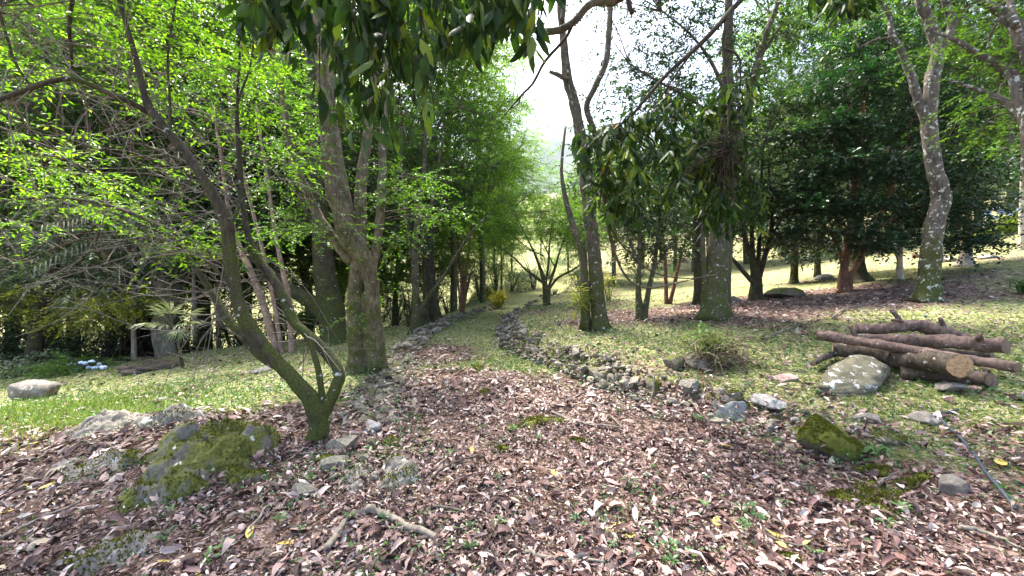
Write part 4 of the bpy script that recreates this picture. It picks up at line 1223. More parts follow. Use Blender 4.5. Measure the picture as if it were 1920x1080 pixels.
#OUT
def outcrop(px, py, wx, wy, h, label, mat, seed, moss=0, name='outcrop', ridge=1.0, mthr=.1):
    """rock breaking unevenly through the soil: px, py its middle; wx, wy half sizes in metres"""
    c = hit(px, py)
    n = 72
    u = np.linspace(-1, 1, n)
    U, W = np.meshgrid(u, u)
    x = c[0] + U * wx; y = c[1] + W * wy
    off = Vector((seed * 3.1, seed * 1.7, 0))
    ns = np.array([mnoise.fractal(Vector((a * 2.2, b * 2.2, 0)) + off, .8, 2.2, 6) for a, b in zip(U.ravel() * wx * 2.2, W.ravel() * wy * 2.2)]).reshape(n, n)
    cr = np.array([mnoise.cell(Vector((a * 5, b * 5, 1)) + off) for a, b in zip(U.ravel() * wx, W.ravel() * wy)]).reshape(n, n)
    r2 = U ** 2 + W ** 2
    z = gz(x, y) + h * (1.05 - 1.25 * r2 + .75 * ridge * ns + .10 * cr) * .8 - .03
    z = np.where(r2 > .98, gz(x, y) - .08, z)
    V = np.stack([x, y, z], -1).reshape(-1, 3)
    I, J = np.meshgrid(np.arange(n - 1), np.arange(n - 1), indexing='ij')
    A0 = I * n + J
    q = np.stack([A0, A0 + 1, A0 + n + 1, A0 + n], -1).reshape(-1, 4)
    up = (z - gz(x, y)).ravel()
    q = q[(up[q] > -.05).any(1)]
    t = thing(name, c, label, 'rock')
    A = Acc(); A.add(V, q); A.build('rock_body', mat, t, smooth=True)
    if moss:
        r = np.random.default_rng(seed)
        k = r.integers(0, len(q), moss)
        f = r.random((moss, 2))
        p = V[q[k, 0]] * ((1 - f[:, :1]) * (1 - f[:, 1:])) + V[q[k, 1]] * (f[:, :1] * (1 - f[:, 1:])) + V[q[k, 2]] * (f[:, :1] * f[:, 1:]) + V[q[k, 3]] * ((1 - f[:, :1]) * f[:, 1:])
        kk = (wave(p[:, 0], p[:, 1], 0, 4.5, seed) + .35 * wave(p[:, 0], p[:, 1], 0, 14, seed) > mthr) & (p[:, 2] > gz(p[:, 0], p[:, 1]) - .005)
        p = p[kk]
        Vm, Tm = moss_fuzz(p, np.tile([0, 0, 1.0], (len(p), 1)), len(p), r, .016)
        mm = Acc(); mm.add(Vm, None, Tm); mm.build('moss', M['moss'], t)['kind'] = 'stuff'
outcrop(392, 848, .62, .62, .20, 'large moss covered outcrop swelling out of the litter at left', M['boulder_moss'], 1, 14000, 'mossy_outcrop', 1.0, -.4)
outcrop(195, 800, .36, .40, .15, 'flat dark grey rock at the left meadow edge', M['boulder'], 2, 1500, mthr=.3)
boulder(262, 806, 70, 26, 'small pale grey rock between the flat dark rock and the mossy outcrop', M['boulder_pale'], 3, .7)
outcrop(330, 790, .34, .40, .15, 'dark moss flecked rock behind the mossy outcrop', M['boulder'], 4, 3500, mthr=.0)
boulder(28, 752, 96, 40, 'bare brown boulder at the left edge of the meadow', M['boulder'], 5, .8, .5, .26, rz=.2)
outcrop(222, 1038, .30, .24, .10, 'smooth grey rock with a mossy side in the left foreground', M['boulder'], 6, 2500, mthr=.4)
boulder(322, 930, 44, 22, 'small round moss cushion rock at the foot of the mossy outcrop', M['boulder_moss'], 7, .9, moss=700)
boulder(228, 948, 50, 16, 'low mossy stone in the left foreground litter', M['boulder_moss'], 8, .9, moss=700)
outcrop(170, 878, .42, .26, .09, 'half buried mossy stone left of the outcrop', M['boulder'], 9, 2500, mthr=.1)
outcrop(752, 895, .22, .34, .13, 'mossy sided rock at the near end of the left edging', M['boulder'], 10, 3000, mthr=.2)
outcrop(672, 893, .16, .30, .10, 'pale weathered rock beside the near left edging', M['boulder'], 11, 800, mthr=.5)
boulder(690, 815, 56, 30, 'pale grey stone below the leaning tree', M['boulder_pale'], 12, .8)
boulder(725, 840, 50, 26, 'small mossy stone below the left edging', M['boulder_moss'], 13, .8, moss=500)
boulder(1588, 868, 124, 66, 'round moss covered boulder at the right path edge', M['boulder_mossy'], 14, .8, .25, .36, moss=6500, rz=.3)
boulder(1388, 792, 84, 42, 'pale grey pointed rock at the right path edge', M['boulder_pale'], 15, .6, .25, rz=.5)
boulder(1458, 770, 86, 30, 'pale grey slab rock beside the pointed rock', M['boulder_pale'], 16, .7, .25)
boulder(1388, 757, 40, 19, 'small yellow mossy stone behind the pale pointed rock', M['boulder_moss'], 17, .8, moss=500)
boulder(1368, 775, 30, 14, 'tiny mossy stone left of the pale pointed rock', M['boulder_moss'], 18, .8, moss=300)
boulder(1348, 772, 34, 20, 'dark grey angular stone at the right path edge', M['boulder'], 19, .8)
def slab_boulder(pts, label, mat, name='boulder'):
    """angular rock: convex hull of traced corners, then subdivided and roughened"""
    bm = bmesh.new()
    for p in pts: bm.verts.new(tuple(p))
    res = bmesh.ops.convex_hull(bm, input=bm.verts)
    bmesh.ops.delete(bm, geom=[g for g in res['geom_interior'] if isinstance(g, bmesh.types.BMVert)], context='VERTS')
    bmesh.ops.bevel(bm, geom=bm.edges[:], offset=.018, segments=2, affect='EDGES')
    bmesh.ops.triangulate(bm, faces=bm.faces[:])
    for _ in range(2): bmesh.ops.subdivide_edges(bm, edges=[e for e in bm.edges if e.calc_length() > .05], cuts=1, use_grid_fill=True)
    bmesh.ops.triangulate(bm, faces=bm.faces[:])
    bmesh.ops.recalc_face_normals(bm, faces=bm.faces[:])
    bm.normal_update()
    for v in bm.verts:
        v.co += v.normal * (.022 * mnoise.fractal(v.co * 5, .9, 2.1, 5))
    V = np.array([v.co[:] for v in bm.verts]); bm.verts.index_update()
    T = np.array([[v.index for v in f.verts] for f in bm.faces]); bm.free()
    A = Acc(); A.add(V, None, T)
    o = A.build(name, mat, None, tuple(V.mean(0) * np.array([1, 1, 0]) + np.array([0, 0, V[:, 2].min()])))
    return tag(o, label, 'rock')
kf = float(hit(1600, 738)[1])
slab_boulder([at(1528, 730, kf), at(1552, 700, kf + .15), at(1598, 664, kf + .42), at(1640, 667, kf + .45), at(1670, 686, kf + .25), at(1652, 716, kf), at(1634, 738, kf - .06), at(1570, 742, kf - .04), at(1550, 690, kf + .6), at(1640, 690, kf + .75), at(1560, 735, kf + .6), at(1670, 730, kf + .5), at(1600, 790, kf + .2), at(1540, 770, kf + .2)], 'big angular boulder with white lichen blotches in front of the logs', M['boulder_lichen'])
boulder(1486, 558, 66, 27, 'lone flat topped boulder under the maple crowns', M['boulder_moss'], 22, .8, .2)
boulder(1383, 566, 30, 15, 'dark small rock between the thick trunk and the vase tree', M['boulder'], 23, .8)
boulder(1438, 557, 42, 18, 'grey rock right behind the vase tree', M['boulder'], 24, .8)
boulder(1562, 524, 42, 13, 'pale stone slab on the sunny grass behind the maple', M['boulder_pale'], 25, .8)
boulder(1793, 490, 44, 14, 'grey stone beside the white footed tree', M['boulder'], 26, .8)
boulder(1868, 484, 40, 10, 'flat pale stone on the far right grass', M['boulder_pale'], 27, .8)
boulder(1815, 930, 74, 56, 'flat tilted grey stone beside the hose', M['boulder'], 28, .7, rz=.9)
boulder(1700, 838, 74, 30, 'dull mossy stone right of the round mossy boulder', M['boulder_moss'], 29, .8, moss=500)
boulder(1640, 798, 60, 22, 'low stone overgrown with weeds below the logs', M['boulder'], 30, .8)
boulder(1760, 800, 66, 22, 'half hidden brown stone beside the hose', M['boulder'], 31, .8)
boulder(1490, 1062, 46, 20, 'small mossy stone in the right foreground litter', M['boulder_moss'], 32, .9, moss=500)
boulder(1272, 696, 46, 34, 'mossy rock at the left end of the brush heap', M['boulder_moss'], 34, .8, .2)
boulder(1312, 694, 66, 44, 'brown block of rock under the brush heap', M['boulder'], 35, .8, .2)
boulder(1515, 830, 56, 26, 'mossy stone at the right path edge', M['boulder_moss'], 36, .8, moss=500)
boulder(1455, 812, 44, 22, 'brown stone below the pale slab rock', M['boulder'], 37, .8)
boulder(1300, 745, 62, 28, 'grey stone half buried at the wall end', M['boulder'], 38, .8)
boulder(1230, 742, 46, 26, 'mossy stone where the right wall runs out', M['boulder_moss'], 39, .8, moss=400)
boulder(1110, 735, 34, 13, 'lone tan stone lying on the litter before the right wall', M['boulder_pale'], 40, .8)
boulder(955, 632, 40, 16, 'pale stone at the gap in the right wall', M['boulder_pale'], 41, .8)
boulder(295, 755, 44, 10, 'flat stone sunk in the left meadow', M['boulder'], 42, .8)
boulder(480, 700, 60, 12, 'low brown hump of earth in the left meadow', M['boulder'], 43, .8)
# pink slab of bark like stone
boulder(1490, 718, 66, 20, 'flat pinkish slab lying on the weeds left of the lichen boulder', M['pink_slab'], 44, .8, .35, .06, 'pink_slab')

# moss mats on the soil
def moss_mat(px, py, wpx, dpx, label, seed, n=2600):
    r = np.random.default_rng(seed)
    c = hit(px, py)
    w = wpx * c[1] / F * .5
    c2 = hit(px, py - dpx * .5); c1 = hit(px, py + dpx * .5)
    d = max(.05, (c2[1] - c1[1]) * .5)
    a = np.linspace(0, 2 * np.pi, 28, endpoint=False)
    rad = 1 + .35 * np.sin(2 * a + seed) + .25 * np.sin(3 * a + seed * 2) + .15 * np.sin(5 * a + seed)
    V, T = [], []
    rings = [0, .3, .55, .8, 1.0]
    for k, f in enumerate(rings[1:]):
        x = c[0] + np.cos(a) * rad * w * f; y = c[1] + np.sin(a) * rad * d * f
        V.append(np.stack([x, y, gz(x, y) + .028 * (1 - f ** 2) - (.01 if f == 1 else -.006) + .008 * wave(x, y, 0, 16, seed)], -1))
    V = np.concatenate(V + [on_ground(c[0], c[1], .036)[None]])
    q = []
    for k in range(3):
        j = np.arange(28)
        q.append(np.stack([k * 28 + j, (k + 1) * 28 + j, (k + 1) * 28 + (j + 1) % 28, k * 28 + (j + 1) % 28], -1))
    j = np.arange(28)
    T = np.stack([np.full(28, 112), j, (j + 1) % 28], -1)
    t = thing('moss_patch', c, label, 'moss')
    A = Acc(); A.add(V, np.concatenate(q), T); A.build('moss_cushion', M['moss_base'], t, smooth=True)
    f = np.sqrt(r.random(n)); an = r.uniform(0, 6.28, n)
    rr = np.interp(an, np.append(a, 6.2832), np.append(rad, rad[0]))
    x = c[0] + np.cos(an) * rr * w * f; y = c[1] + np.sin(an) * rr * d * f
    P = np.stack([x, y, gz(x, y) + .028 * (1 - f ** 2)], -1)
    Vm, Tm = moss_fuzz(P, np.tile([0, 0, 1.0], (n, 1)), n, r, .02)
    mm = Acc(); mm.add(Vm, None, Tm); mm.build('moss_tuft', M['moss'], t)['kind'] = 'stuff'
M['moss_base'] = plain_mat('moss_cushion', (.095, .105, .018), .95, .5, 60, .05)
moss_mat(1010, 792, 70, 26, 'bright yellow green moss patch in the middle of the path', 1)
moss_mat(975, 803, 46, 12, 'thin strip of moss beside the bright path moss', 2, 1000)
moss_mat(622, 866, 78, 26, 'moss mat on the litter below the leaning tree', 3)
moss_mat(1085, 830, 38, 10, 'small dull moss spot on the path', 4, 900)
moss_mat(908, 738, 30, 12, 'far small moss spot on the path', 5, 800)
moss_mat(1640, 935, 150, 66, 'broad olive moss mat below the round mossy boulder', 6, 5200)
moss_mat(1700, 912, 70, 30, 'moss mat right of the broad moss mat', 7, 1500)
moss_mat(940, 845, 30, 10, 'pale moss spot left of the path middle', 8, 800)
moss_mat(1630, 885, 60, 22, 'moss between the round boulder and the broad moss mat', 9, 1200)
moss_mat(895, 690, 26, 12, 'moss spot at the start of the grassy path', 10, 700)

# ------------------------------------------------------------------ the pile of logs
def log(label, pts, mat, cutmat, seed, stubs=(), name='log', rough=.11, oblique=.5):
    P, R = [], []
    for (px, py, w, Yd) in pts:
        P.append(at(px, py, Yd)); R.append(w * .5 * Yd / F)
    n = len(P)
    Pc = catmull(P, 12); Rc = np.interp(np.linspace(0, n - 1, len(Pc)), np.arange(n), R)
    mid = Pc[len(Pc) // 2]
    t = thing(name, (mid[0], mid[1], Pc[:, 2].min() - .05), label, 'log', 'logs of the wood pile')
    V, q, c = tube(Pc, Rc, 16, rough, seed, caps=False)
    cen_ = np.repeat(Pc, 16, axis=0); rad_ = np.repeat(Rc, 16)
    nv = np.array([mnoise.fractal(Vector((v[0] * 6, v[1] * 6, v[2] * 6)), .9, 2.1, 5) + .7 * mnoise.noise(Vector((v[0] * 22, v[1] * 22, v[2] * 22))) for v in V])
    V = V + nrm(V - cen_) * (nv * rad_ * .2)[:, None]
    # the saw cut of the near end is oblique
    ax = nrm(Pc[-1] - Pc[-2]); ring = V[-16:].copy(); cen = ring.mean(0)
    nn = nrm(ax + oblique * nrm(np.array([0, 0, CAMZ]) - cen))
    V[-16:] = ring - ax * (((ring - cen) @ nn) / (ax @ nn))[:, None]
    A = Acc(); A.add(V, q); A.build('bark', mat, t, smooth=True)
    for e in (0, -1):
        ring = V[:16] if e == 0 else V[-16:]
        cen = ring.mean(0)
        ax = nrm((Pc[0] - Pc[1]) if e == 0 else (Pc[-1] - Pc[-2]))
        r1 = cen + (ring - cen) * .995 + ax * .002
        VV = np.vstack([r1, cen + (ring - cen) * .5 + ax * .006, cen[None] + ax * .007])
        j = np.arange(16)
        qq = np.stack([j, (j + 1) % 16, 16 + (j + 1) % 16, 16 + j], -1)
        tt = np.stack([16 + j, 16 + (j + 1) % 16, np.full(16, 32)], -1)
        B = Acc(); B.add(VV, qq, tt); B.build('cut_end', cutmat, t)
    for (a, b, wa, wb) in stubs:
        p0, p1 = at(*a), at(*b)
        S = catmull([p0, p0 * .5 + p1 * .5 + np.array([.004, 0, .006]), p1], 3)
        V, q, c = tube(S, np.linspace(wa * .5 * a[2] / F, wb * .5 * b[2] / F, len(S)), 8, .08, seed + 3)
        B = Acc(); B.add(V, q, c); B.build('branch_stub', mat, t, smooth=True)
    return t
LY0 = float(hit(1640, 722)[1])      # depth of the pile's foot
k = LY0
log('thick mossy log with a pale orange sawn end at the bottom of the pile', [(1562, 656, 26, k + .75), (1640, 664, 32, k + .5), (1710, 674, 38, k + .1), (1797, 686, 39, k - .4)], M['log_dark'], M['cut'], 1)
log('dark log with a dull sawn end lowest in the pile', [(1690, 698, 30, k + .15), (1780, 704, 29, k - .1), (1858, 713, 27, k - .35)], M['log_dark'], M['cut_dull'], 2)
log('long thin reddish pole laid across the front of the pile', [(1533, 628, 18, k + .75), (1600, 638, 18, k + .5), (1700, 655, 17, k + .1), (1800, 671, 17, k - .3), (1908, 690, 18, k - .6)], M['log_red'], M['cut_dull'], 3, [((1606, 634, k + .5), (1592, 610, k + .55), 8, 6), ((1790, 664, k - .25), (1803, 668, k - .36), 6, 3)])
log('reddish brown log with a knot and ragged end on the pile', [(1622, 634, 15, k + .75), (1700, 637, 22, k + .45), (1780, 641, 27, k + .15), (1886, 649, 26, k - .15)], M['log_red'], M['cut_dull'], 4, [((1836, 638, k - .05), (1836, 630, k - .1), 12, 10)])
log('crooked reddish log with two upright stubs topmost on the pile', [(1603, 616, 18, k + .95), (1650, 617, 19, k + .8), (1700, 610, 22, k + .7), (1740, 614, 24, k + .6), (1790, 628, 20, k + .45), (1835, 640, 12, k + .3)], M['log_red'], M['cut'], 5, [((1690, 605, k + .7), (1671, 581, k + .72), 9, 8), ((1772, 620, k + .5), (1762, 596, k + .5), 9, 7), ((1690, 602, k + .68), (1672, 600, k + .6), 5, 4)])
log('thin dark branch sticking out at the left foot of the pile', [(1524, 682, 9, k + .45), (1545, 670, 10, k + .6), (1580, 655, 11, k + .85)], M['log_dark'], M['cut_dull'], 6)
log('narrow log bridging behind inside the pile', [(1640, 650, 14, k + 1.0), (1760, 660, 16, k + .6), (1860, 668, 16, k + .3)], M['log_dark'], M['cut_dull'], 7)
boulder(1800, 742, 60, 26, 'brown stone propping the lowest log', M['boulder'], 45, .8, .2)

# ------------------------------------------------------------------ hose, sticks
def ground_line(name, pts, r, label, cat, mat, lift=.0, seg=7, group=None, rough=.05, taper=.6, seed=0):
    P = np.array([hit(*p) for p in pts])
    P = catmull(P, 6)
    P[:, 2] = gz(P[:, 0], P[:, 1]) + r * .6 + .012 + lift
    rg = np.random.default_rng(seed + 77)
    if rough:
        P[1:-1] += rg.normal(0, r * .5, (len(P) - 2, 3)) * np.array([1, 1, .4])
    V, q, c = tube(P, np.linspace(r, r * taper, len(P)), seg, rough, seed)
    A = Acc(); A.add(V, q, c)
    o = A.build(name, mat, None, tuple(P[len(P) // 2]), smooth=True)
    return tag(o, label, cat, group)
ground_line('hose', [(1762, 790), (1776, 806), (1800, 828), (1830, 866), (1856, 905), (1905, 965)], .0095, 'blue grey garden hose snaking through weeds at right', 'hose', M['hose'], .015, taper=1.0, rough=0)
ground_line('pipe', [(1745, 790), (1768, 782), (1796, 774)], .012, 'short black pipe lying above the hose', 'pipe', plain_mat('black_plastic', (.03, .03, .035), .5, .3, 30), .01, taper=1.0, rough=0)
ST = [([(690, 968), (740, 985), (820, 1022)], .022, 'thick pale broken stick in the centre foreground', 'twig_pale'),
      ([(805, 958), (850, 965), (910, 978)], .009, 'dark stick just above the thick pale stick', 'twig'),
      ([(808, 905), (840, 880), (905, 858)], .008, 'thin curved twig left of the path middle', 'twig'),
      ([(1035, 778), (1075, 795), (1110, 803), (1165, 808)], .011, 'long brown stick across the right of the path', 'twig_pale'),
      ([(1105, 755), (1130, 775), (1160, 800), (1163, 815)], .008, 'forked twig running down to the long brown stick', 'twig_pale'),
      ([(985, 1047), (1050, 1058), (1135, 1066)], .010, 'straight pale stick at the bottom of the path', 'twig_pale'),
      ([(0, 1020), (60, 990), (150, 950)], .010, 'long grey stick in the left foreground corner', 'twig_pale'),
      ([(60, 1045), (62, 1015)], .012, 'short pale chip of branch in the left foreground corner', 'twig_pale'),
      ([(345, 920), (380, 917), (425, 914)], .012, 'brown stick at the foot of the mossy outcrop', 'twig'),
      ([(1642, 925), (1655, 908), (1682, 893)], .009, 'tan stick lying on the broad moss mat', 'twig_pale'),
      ([(1600, 905), (1650, 922), (1705, 924)], .006, 'thin straw twig across the broad moss mat', 'straw'),
      ([(553, 860), (580, 857), (618, 857)], .007, 'short pale twig below the leaning tree', 'twig_pale'),
      ([(612, 1045), (640, 1000), (665, 968)], .016, 'weathered stick slanting in the centre left foreground', 'twig_pale'),
      ([(1126, 1078), (1130, 1040), (1124, 1008)], .006, 'thin upright looking twig at the bottom middle', 'twig_pale'),
      ([(1430, 640), (1480, 620), (1500, 612)], .010, 'thin pale stick beyond the brush heap', 'twig_pale'),
      ([(1560, 600), (1590, 580), (1640, 570)], .012, 'grey stick on the shaded grass under the maple', 'twig_pale'),
      ([(1430, 1010), (1480, 1030), (1560, 1035)], .006, 'thin dark twig in the right foreground', 'twig'),
      ([(900, 1000), (930, 960), (940, 930)], .006, 'slender dark twig in the middle foreground', 'twig'),
      ([(1270, 860), (1330, 880), (1380, 880)], .006, 'thin twig below the pale pointed rock', 'twig'),
      ([(1500, 870), (1560, 882), (1600, 884)], .009, 'reddish stick under the round mossy boulder', 'twig'),
      ([(240, 880), (290, 850), (330, 835)], .006, 'thin twig up the mossy outcrop', 'twig_pale'),
      ([(1630, 640), (1560, 690)], .004, 'fine straw stalk beside the log pile', 'straw'),
      ([(755, 990), (800, 1005), (870, 1000)], .007, 'dark twig beside the thick pale stick', 'twig'),
      ([(1800, 1000), (1850, 1010), (1915, 1040)], .010, 'grey stick in the right bottom corner', 'twig_pale'),
      ([(470, 1000), (500, 960), (520, 940)], .006, 'slim twig in the left centre litter', 'twig_pale')]
for i, (p, r, lab, mt) in enumerate(ST):
    ground_line('stick', p, r * 1.35, lab, 'stick', M[mt], .012, 6, 'sticks on the ground', .12, .55, i)
# stick leaning on the end of the right wall
p0 = hit(1219, 762); p1 = p0 + np.array([.09, .12, .34])
V, q, c = tube(catmull([p0, (p0 + p1) / 2 + np.array([.015, 0, 0]), p1], 4), np.linspace(.014, .010, 9), 7, .1, 3)
A = Acc(); A.add(V, q, c); o = A.build('stick', M['twig_pale'], None, tuple(p0), smooth=True)
tag(o, 'pale stick leaning upright against the end of the right wall', 'stick', 'sticks on the ground')

# ------------------------------------------------------------------ overhanging branches with big glossy leaves
def single_leaf(seed, mat, wr=.34):
    r = np.random.default_rng(seed)
    V, T = leaf_full(np.zeros((1, 3)), np.array([[0, 0, -1.0]]), np.array([[0, 1.0, 0]]), np.ones(1), np.array([wr * r.uniform(.85, 1.15)]), np.array([r.normal(.1, .22)]), np.array([r.uniform(.02, .12)]))
    me = make_mesh('leaf', V, T)
    me.materials.append(mat)
    return me
GLOSS = [single_leaf(60 + k, M['glossy']) for k in range(7)]
def frame_from(D, rng):
    """rotation that takes -Z to D with a random roll"""
    q = Vector((0, 0, -1)).rotation_difference(Vector(D))
    from mathutils import Quaternion
    return q @ Quaternion((0, 0, 1), rng.uniform(0, 6.28))
def put_leaf(parent, p, D, l, rng, meshes):
    o = bpy.data.objects.new('leaf', meshes[int(rng.integers(0, len(meshes)))])
    o.parent = parent
    o.location = p - np.array(parent['_o'])
    o.rotation_mode = 'QUATERNION'
    o.rotation_quaternion = frame_from(nrm(np.asarray(D)), rng)
    o.scale = (l, l, l)
    COL.objects.link(o)

rng = np.random.default_rng(71)
troot = on_ground(1.3, -2.2)
ov = thing('overhanging_tree', troot, 'dark leafy branches hanging down at the top centre, close to the camera', 'tree')
def world_tube(name, P, R, mat, parent, seg=8, rough=.05, seed=0):
    P = np.asarray(P, float)
    Pc = catmull(P, 5); Rc = np.interp(np.linspace(0, len(P) - 1, len(Pc)), np.arange(len(P)), R)
    V, q, c = tube(Pc, Rc, seg, rough, seed)
    A = Acc(); A.add(V, q, c); world_tube.last = A.build(name, mat, parent, smooth=True)
    return Pc
world_tube('trunk', [troot + np.array([0, 0, -.2]), troot + np.array([0, .1, 1.2]), troot + np.array([-.15, .3, 2.6]), troot + np.array([-.3, .8, 3.6]), troot + np.array([-.5, 1.5, 4.6]), troot + np.array([-.6, 1.9, 6.0])], [.17, .14, .12, .10, .07, .03], M['bark_grey'], ov, 12)
limb = world_tube('limb', [troot + np.array([-.2, .5, 3.1]), (.5, -.3, 3.6), (-.1, 1.0, 3.7), at(860, -60, 2.3), at(700, -120, 2.5), at(560, -110, 2.6)], [.07, .06, .045, .035, .028, .015], M['bark_grey'], ov)
limb2 = world_tube('limb', [(.5, -.3, 3.6), (.9, 1.2, 3.5), at(1185, -30, 2.6), at(1110, 6, 2.6), at(1075, 42, 2.6), at(1040, 58, 2.6), at(1000, 55, 2.55), at(950, 20, 2.5)], [.05, .045, .030, .026, .024, .022, .020, .012], M['bark_grey'], ov)
world_tube('limb', [at(1075, 42, 2.6), at(1060, 72, 2.62), at(1022, 115, 2.65), at(1000, 155, 2.7), at(975, 182, 2.72), at(940, 224, 2.75)], [.012, .011, .010, .009, .007, .003], M['bark_dark'], ov)
world_tube('twig', [at(975, 182, 2.72), at(972, 195, 2.72), at(955, 205, 2.7)], [.005, .004, .002], M['bark_dark'], ov)
world_tube('twig', [at(1175, -20, 2.5), at(1180, 10, 2.5), at(1186, 26, 2.5)], [.016, .016, .014], M['bark_dark'], ov)
# hanging twigs: (px of the tip, py of the tip, depth)
LOW = [(455, 60), (470, 85), (500, 90), (540, 105), (565, 130), (585, 110), (600, 195), (625, 215), (640, 240), (655, 210), (670, 270), (690, 230), (700, 285), (715, 250), (735, 290), (745, 240), (760, 275), (775, 200), (800, 225), (815, 215), (790, 160), (840, 90), (865, 110), (880, 75), (905, 105), (930, 60), (960, 75), (985, 90), (1000, 100), (650, 160), (600, 60), (720, 200), (680, 180), (745, 60), (820, 130), (920, 20), (870, 20), (980, 40), (520, 40), (490, 30), (470, 20), (540, 15), (580, 30), (620, 20), (660, 40), (700, 20), (790, 30), (830, 15), (940, 45), (965, 30), (1005, 60), (910, 70), (860, 60), (730, 150), (680, 120), (630, 100), (770, 90), (850, 40), (900, 40), (560, 50), (700, 60), (950, 20)]
spots = []
for i, (px, py) in enumerate(LOW):
    Yd = rng.uniform(1.75, 2.5)
    tip = at(px, py, Yd)
    top = at(px + rng.normal(0, 25), -70 - rng.uniform(0, 40), Yd + rng.normal(0, .1))
    j = int(np.argmin(np.linalg.norm(np.vstack([limb, limb2]) - top, axis=1)))
    root = np.vstack([limb, limb2])[j]
    Pc = world_tube('twig', [root, top, top * .55 + tip * .45 + rng.normal(0, .015, 3), tip], [.007, .005, .0035, .0018], M['bark_dark'], ov, 5, 0)
    nl = 19
    fr = np.sort(1 - .62 * rng.random(nl) ** 1.3)
    for f in fr:
        p = Pc[min(len(Pc) - 1, int(f * (len(Pc) - 1)))]
        spots.append((p, world_tube.last))
n_ind = 0
mass = []
for (p, tw_) in spots:
    D = np.array([rng.normal(0, .42), rng.normal(0, .42), -1.0])
    l = rng.uniform(.085, .15)
    p = p + rng.normal(0, .03, 3)
    if p[2] < CAMZ + 540 / F * p[1] + .12 and n_ind < 290:
        put_leaf(tw_, p, D, l, rng, GLOSS); n_ind += 1
    else:
        mass.append((p, D, l))
# the rest of the canopy over the camera
n = 1500
C = np.stack([rng.uniform(-2.2, 2.6, n), rng.uniform(-1.2, 2.6, n), rng.uniform(3.4, 5.4, n)], -1)
k_ = C[:, 2] > CAMZ + .9 * C[:, 1] + .6
C = C[k_]
A = Acc()
P_ = np.vstack([C, np.array([m_[0] for m_ in mass]).reshape(-1, 3)])
D_ = np.vstack([nrm(rng.normal(0, .5, (len(C), 3)) + np.array([0, 0, -1.0])), np.array([m_[1] for m_ in mass]).reshape(-1, 3)])
V, T = leaf_full(P_, D_, nrm(rng.normal(0, 1, P_.shape)), rng.uniform(.10, .165, len(P_)), .34, .1, .06)
A.add(V, None, T); A.build('crown', M['glossy_i'], ov)['kind'] = 'stuff'

# second overhanging branch: long diagonal limb carrying drooping leaf clusters on the right
rng = np.random.default_rng(72)
r2 = on_ground(4.6, 1.2)
ob = thing('drooping_tree', r2, 'long diagonal branch with drooping clusters of long glossy leaves', 'tree')
world_tube('trunk', [r2 + np.array([0, 0, -.2]), r2 + np.array([-.05, .1, 1.5]), r2 + np.array([-.2, .3, 3.2]), r2 + np.array([-.3, .7, 4.8]), r2 + np.array([-.5, 1.0, 6.5])], [.16, .13, .11, .07, .03], M['bark_grey'], ob, 12)
d1 = world_tube('limb', [r2 + np.array([-.2, .3, 3.2]), (3.4, 3.0, 5.0), at(1440, -60, 4.1), at(1400, -12, 4.1), at(1375, 15, 4.1), at(1340, 55, 4.1), at(1300, 95, 4.15), at(1255, 135, 4.2), at(1215, 180, 4.2), at(1180, 220, 4.2), at(1125, 265, 4.2)], [.07, .05, .034, .027, .027, .026, .024, .021, .018, .013, .006], M['bark_dark'], ob)
d2 = world_tube('limb', [at(1370, 22, 4.1), at(1358, 60, 4.05), at(1356, 95, 4.05), at(1366, 150, 4.0), at(1365, 230, 4.0), at(1352, 292, 4.0)], [.018, .015, .014, .012, .010, .005], M['bark_dark'], ob)
d3 = world_tube('limb', [at(1356, 92, 4.05), at(1378, 100, 4.05), at(1388, 120, 4.05), at(1385, 190, 4.0), at(1372, 280, 4.0)], [.012, .011, .010, .008, .004], M['bark_dark'], ob)
d4 = world_tube('limb', [at(1300, 95, 4.15), at(1260, 150, 4.3), at(1230, 200, 4.4), at(1195, 240, 4.5)], [.012, .010, .008, .004], M['bark_dark'], ob)
lian = world_tube('hanging_stem', [at(1150, -60, 4.6), at(1145, -5, 4.6), at(1142, 60, 4.6), at(1135, 120, 4.6), at(1112, 170, 4.6), at(1100, 203, 4.6), at(1115, 250, 4.65), at(1125, 310, 4.7), at(1135, 390, 4.7), at(1148, 460, 4.8), at(1175, 520, 4.9), at(1215, 540, 5.0), at(1270, 530, 5.0), at(1340, 515, 5.1)], [.03, .032, .034, .034, .035, .036, .030, .027, .024, .018, .012, .010, .008, .004], M['bark_grey'], ob)
world_tube('hanging_stem', [at(1143, 425, 4.75), at(1180, 475, 4.8), at(1230, 512, 4.9), at(1290, 522, 5.0), at(1345, 515, 5.0)], [.012, .010, .008, .007, .004], M['bark_grey'], ob)
d5 = world_tube('limb', [(3.4, 3.0, 5.0), at(1640, -70, 4.0), at(1590, -30, 4.0), at(1560, -8, 4.0)], [.03, .022, .016, .006], M['bark_dark'], ob)
sk = np.vstack([d1[10:], d2, d3, d4, lian[20:45], d5[8:]])
CL = [(1290, 235, 50, 26, 30), (1250, 290, 60, 50, 46), (1165, 320, 40, 60, 50), (1130, 400, 34, 40, 34), (1340, 280, 50, 50, 40), (1385, 370, 45, 60, 46), (1330, 400, 40, 50, 34), (1230, 360, 45, 50, 36), (1200, 420, 50, 40, 22), (1350, 440, 40, 30, 22), (1420, 420, 25, 40, 16), (1100, 310, 26, 40, 24), (1385, 230, 40, 40, 26), (1300, 330, 50, 50, 34), (1570, 25, 55, 16, 26), (1540, 15, 30, 12, 12), (1620, 12, 30, 12, 12)]
n_ind = 0
A = Acc(); ml = []
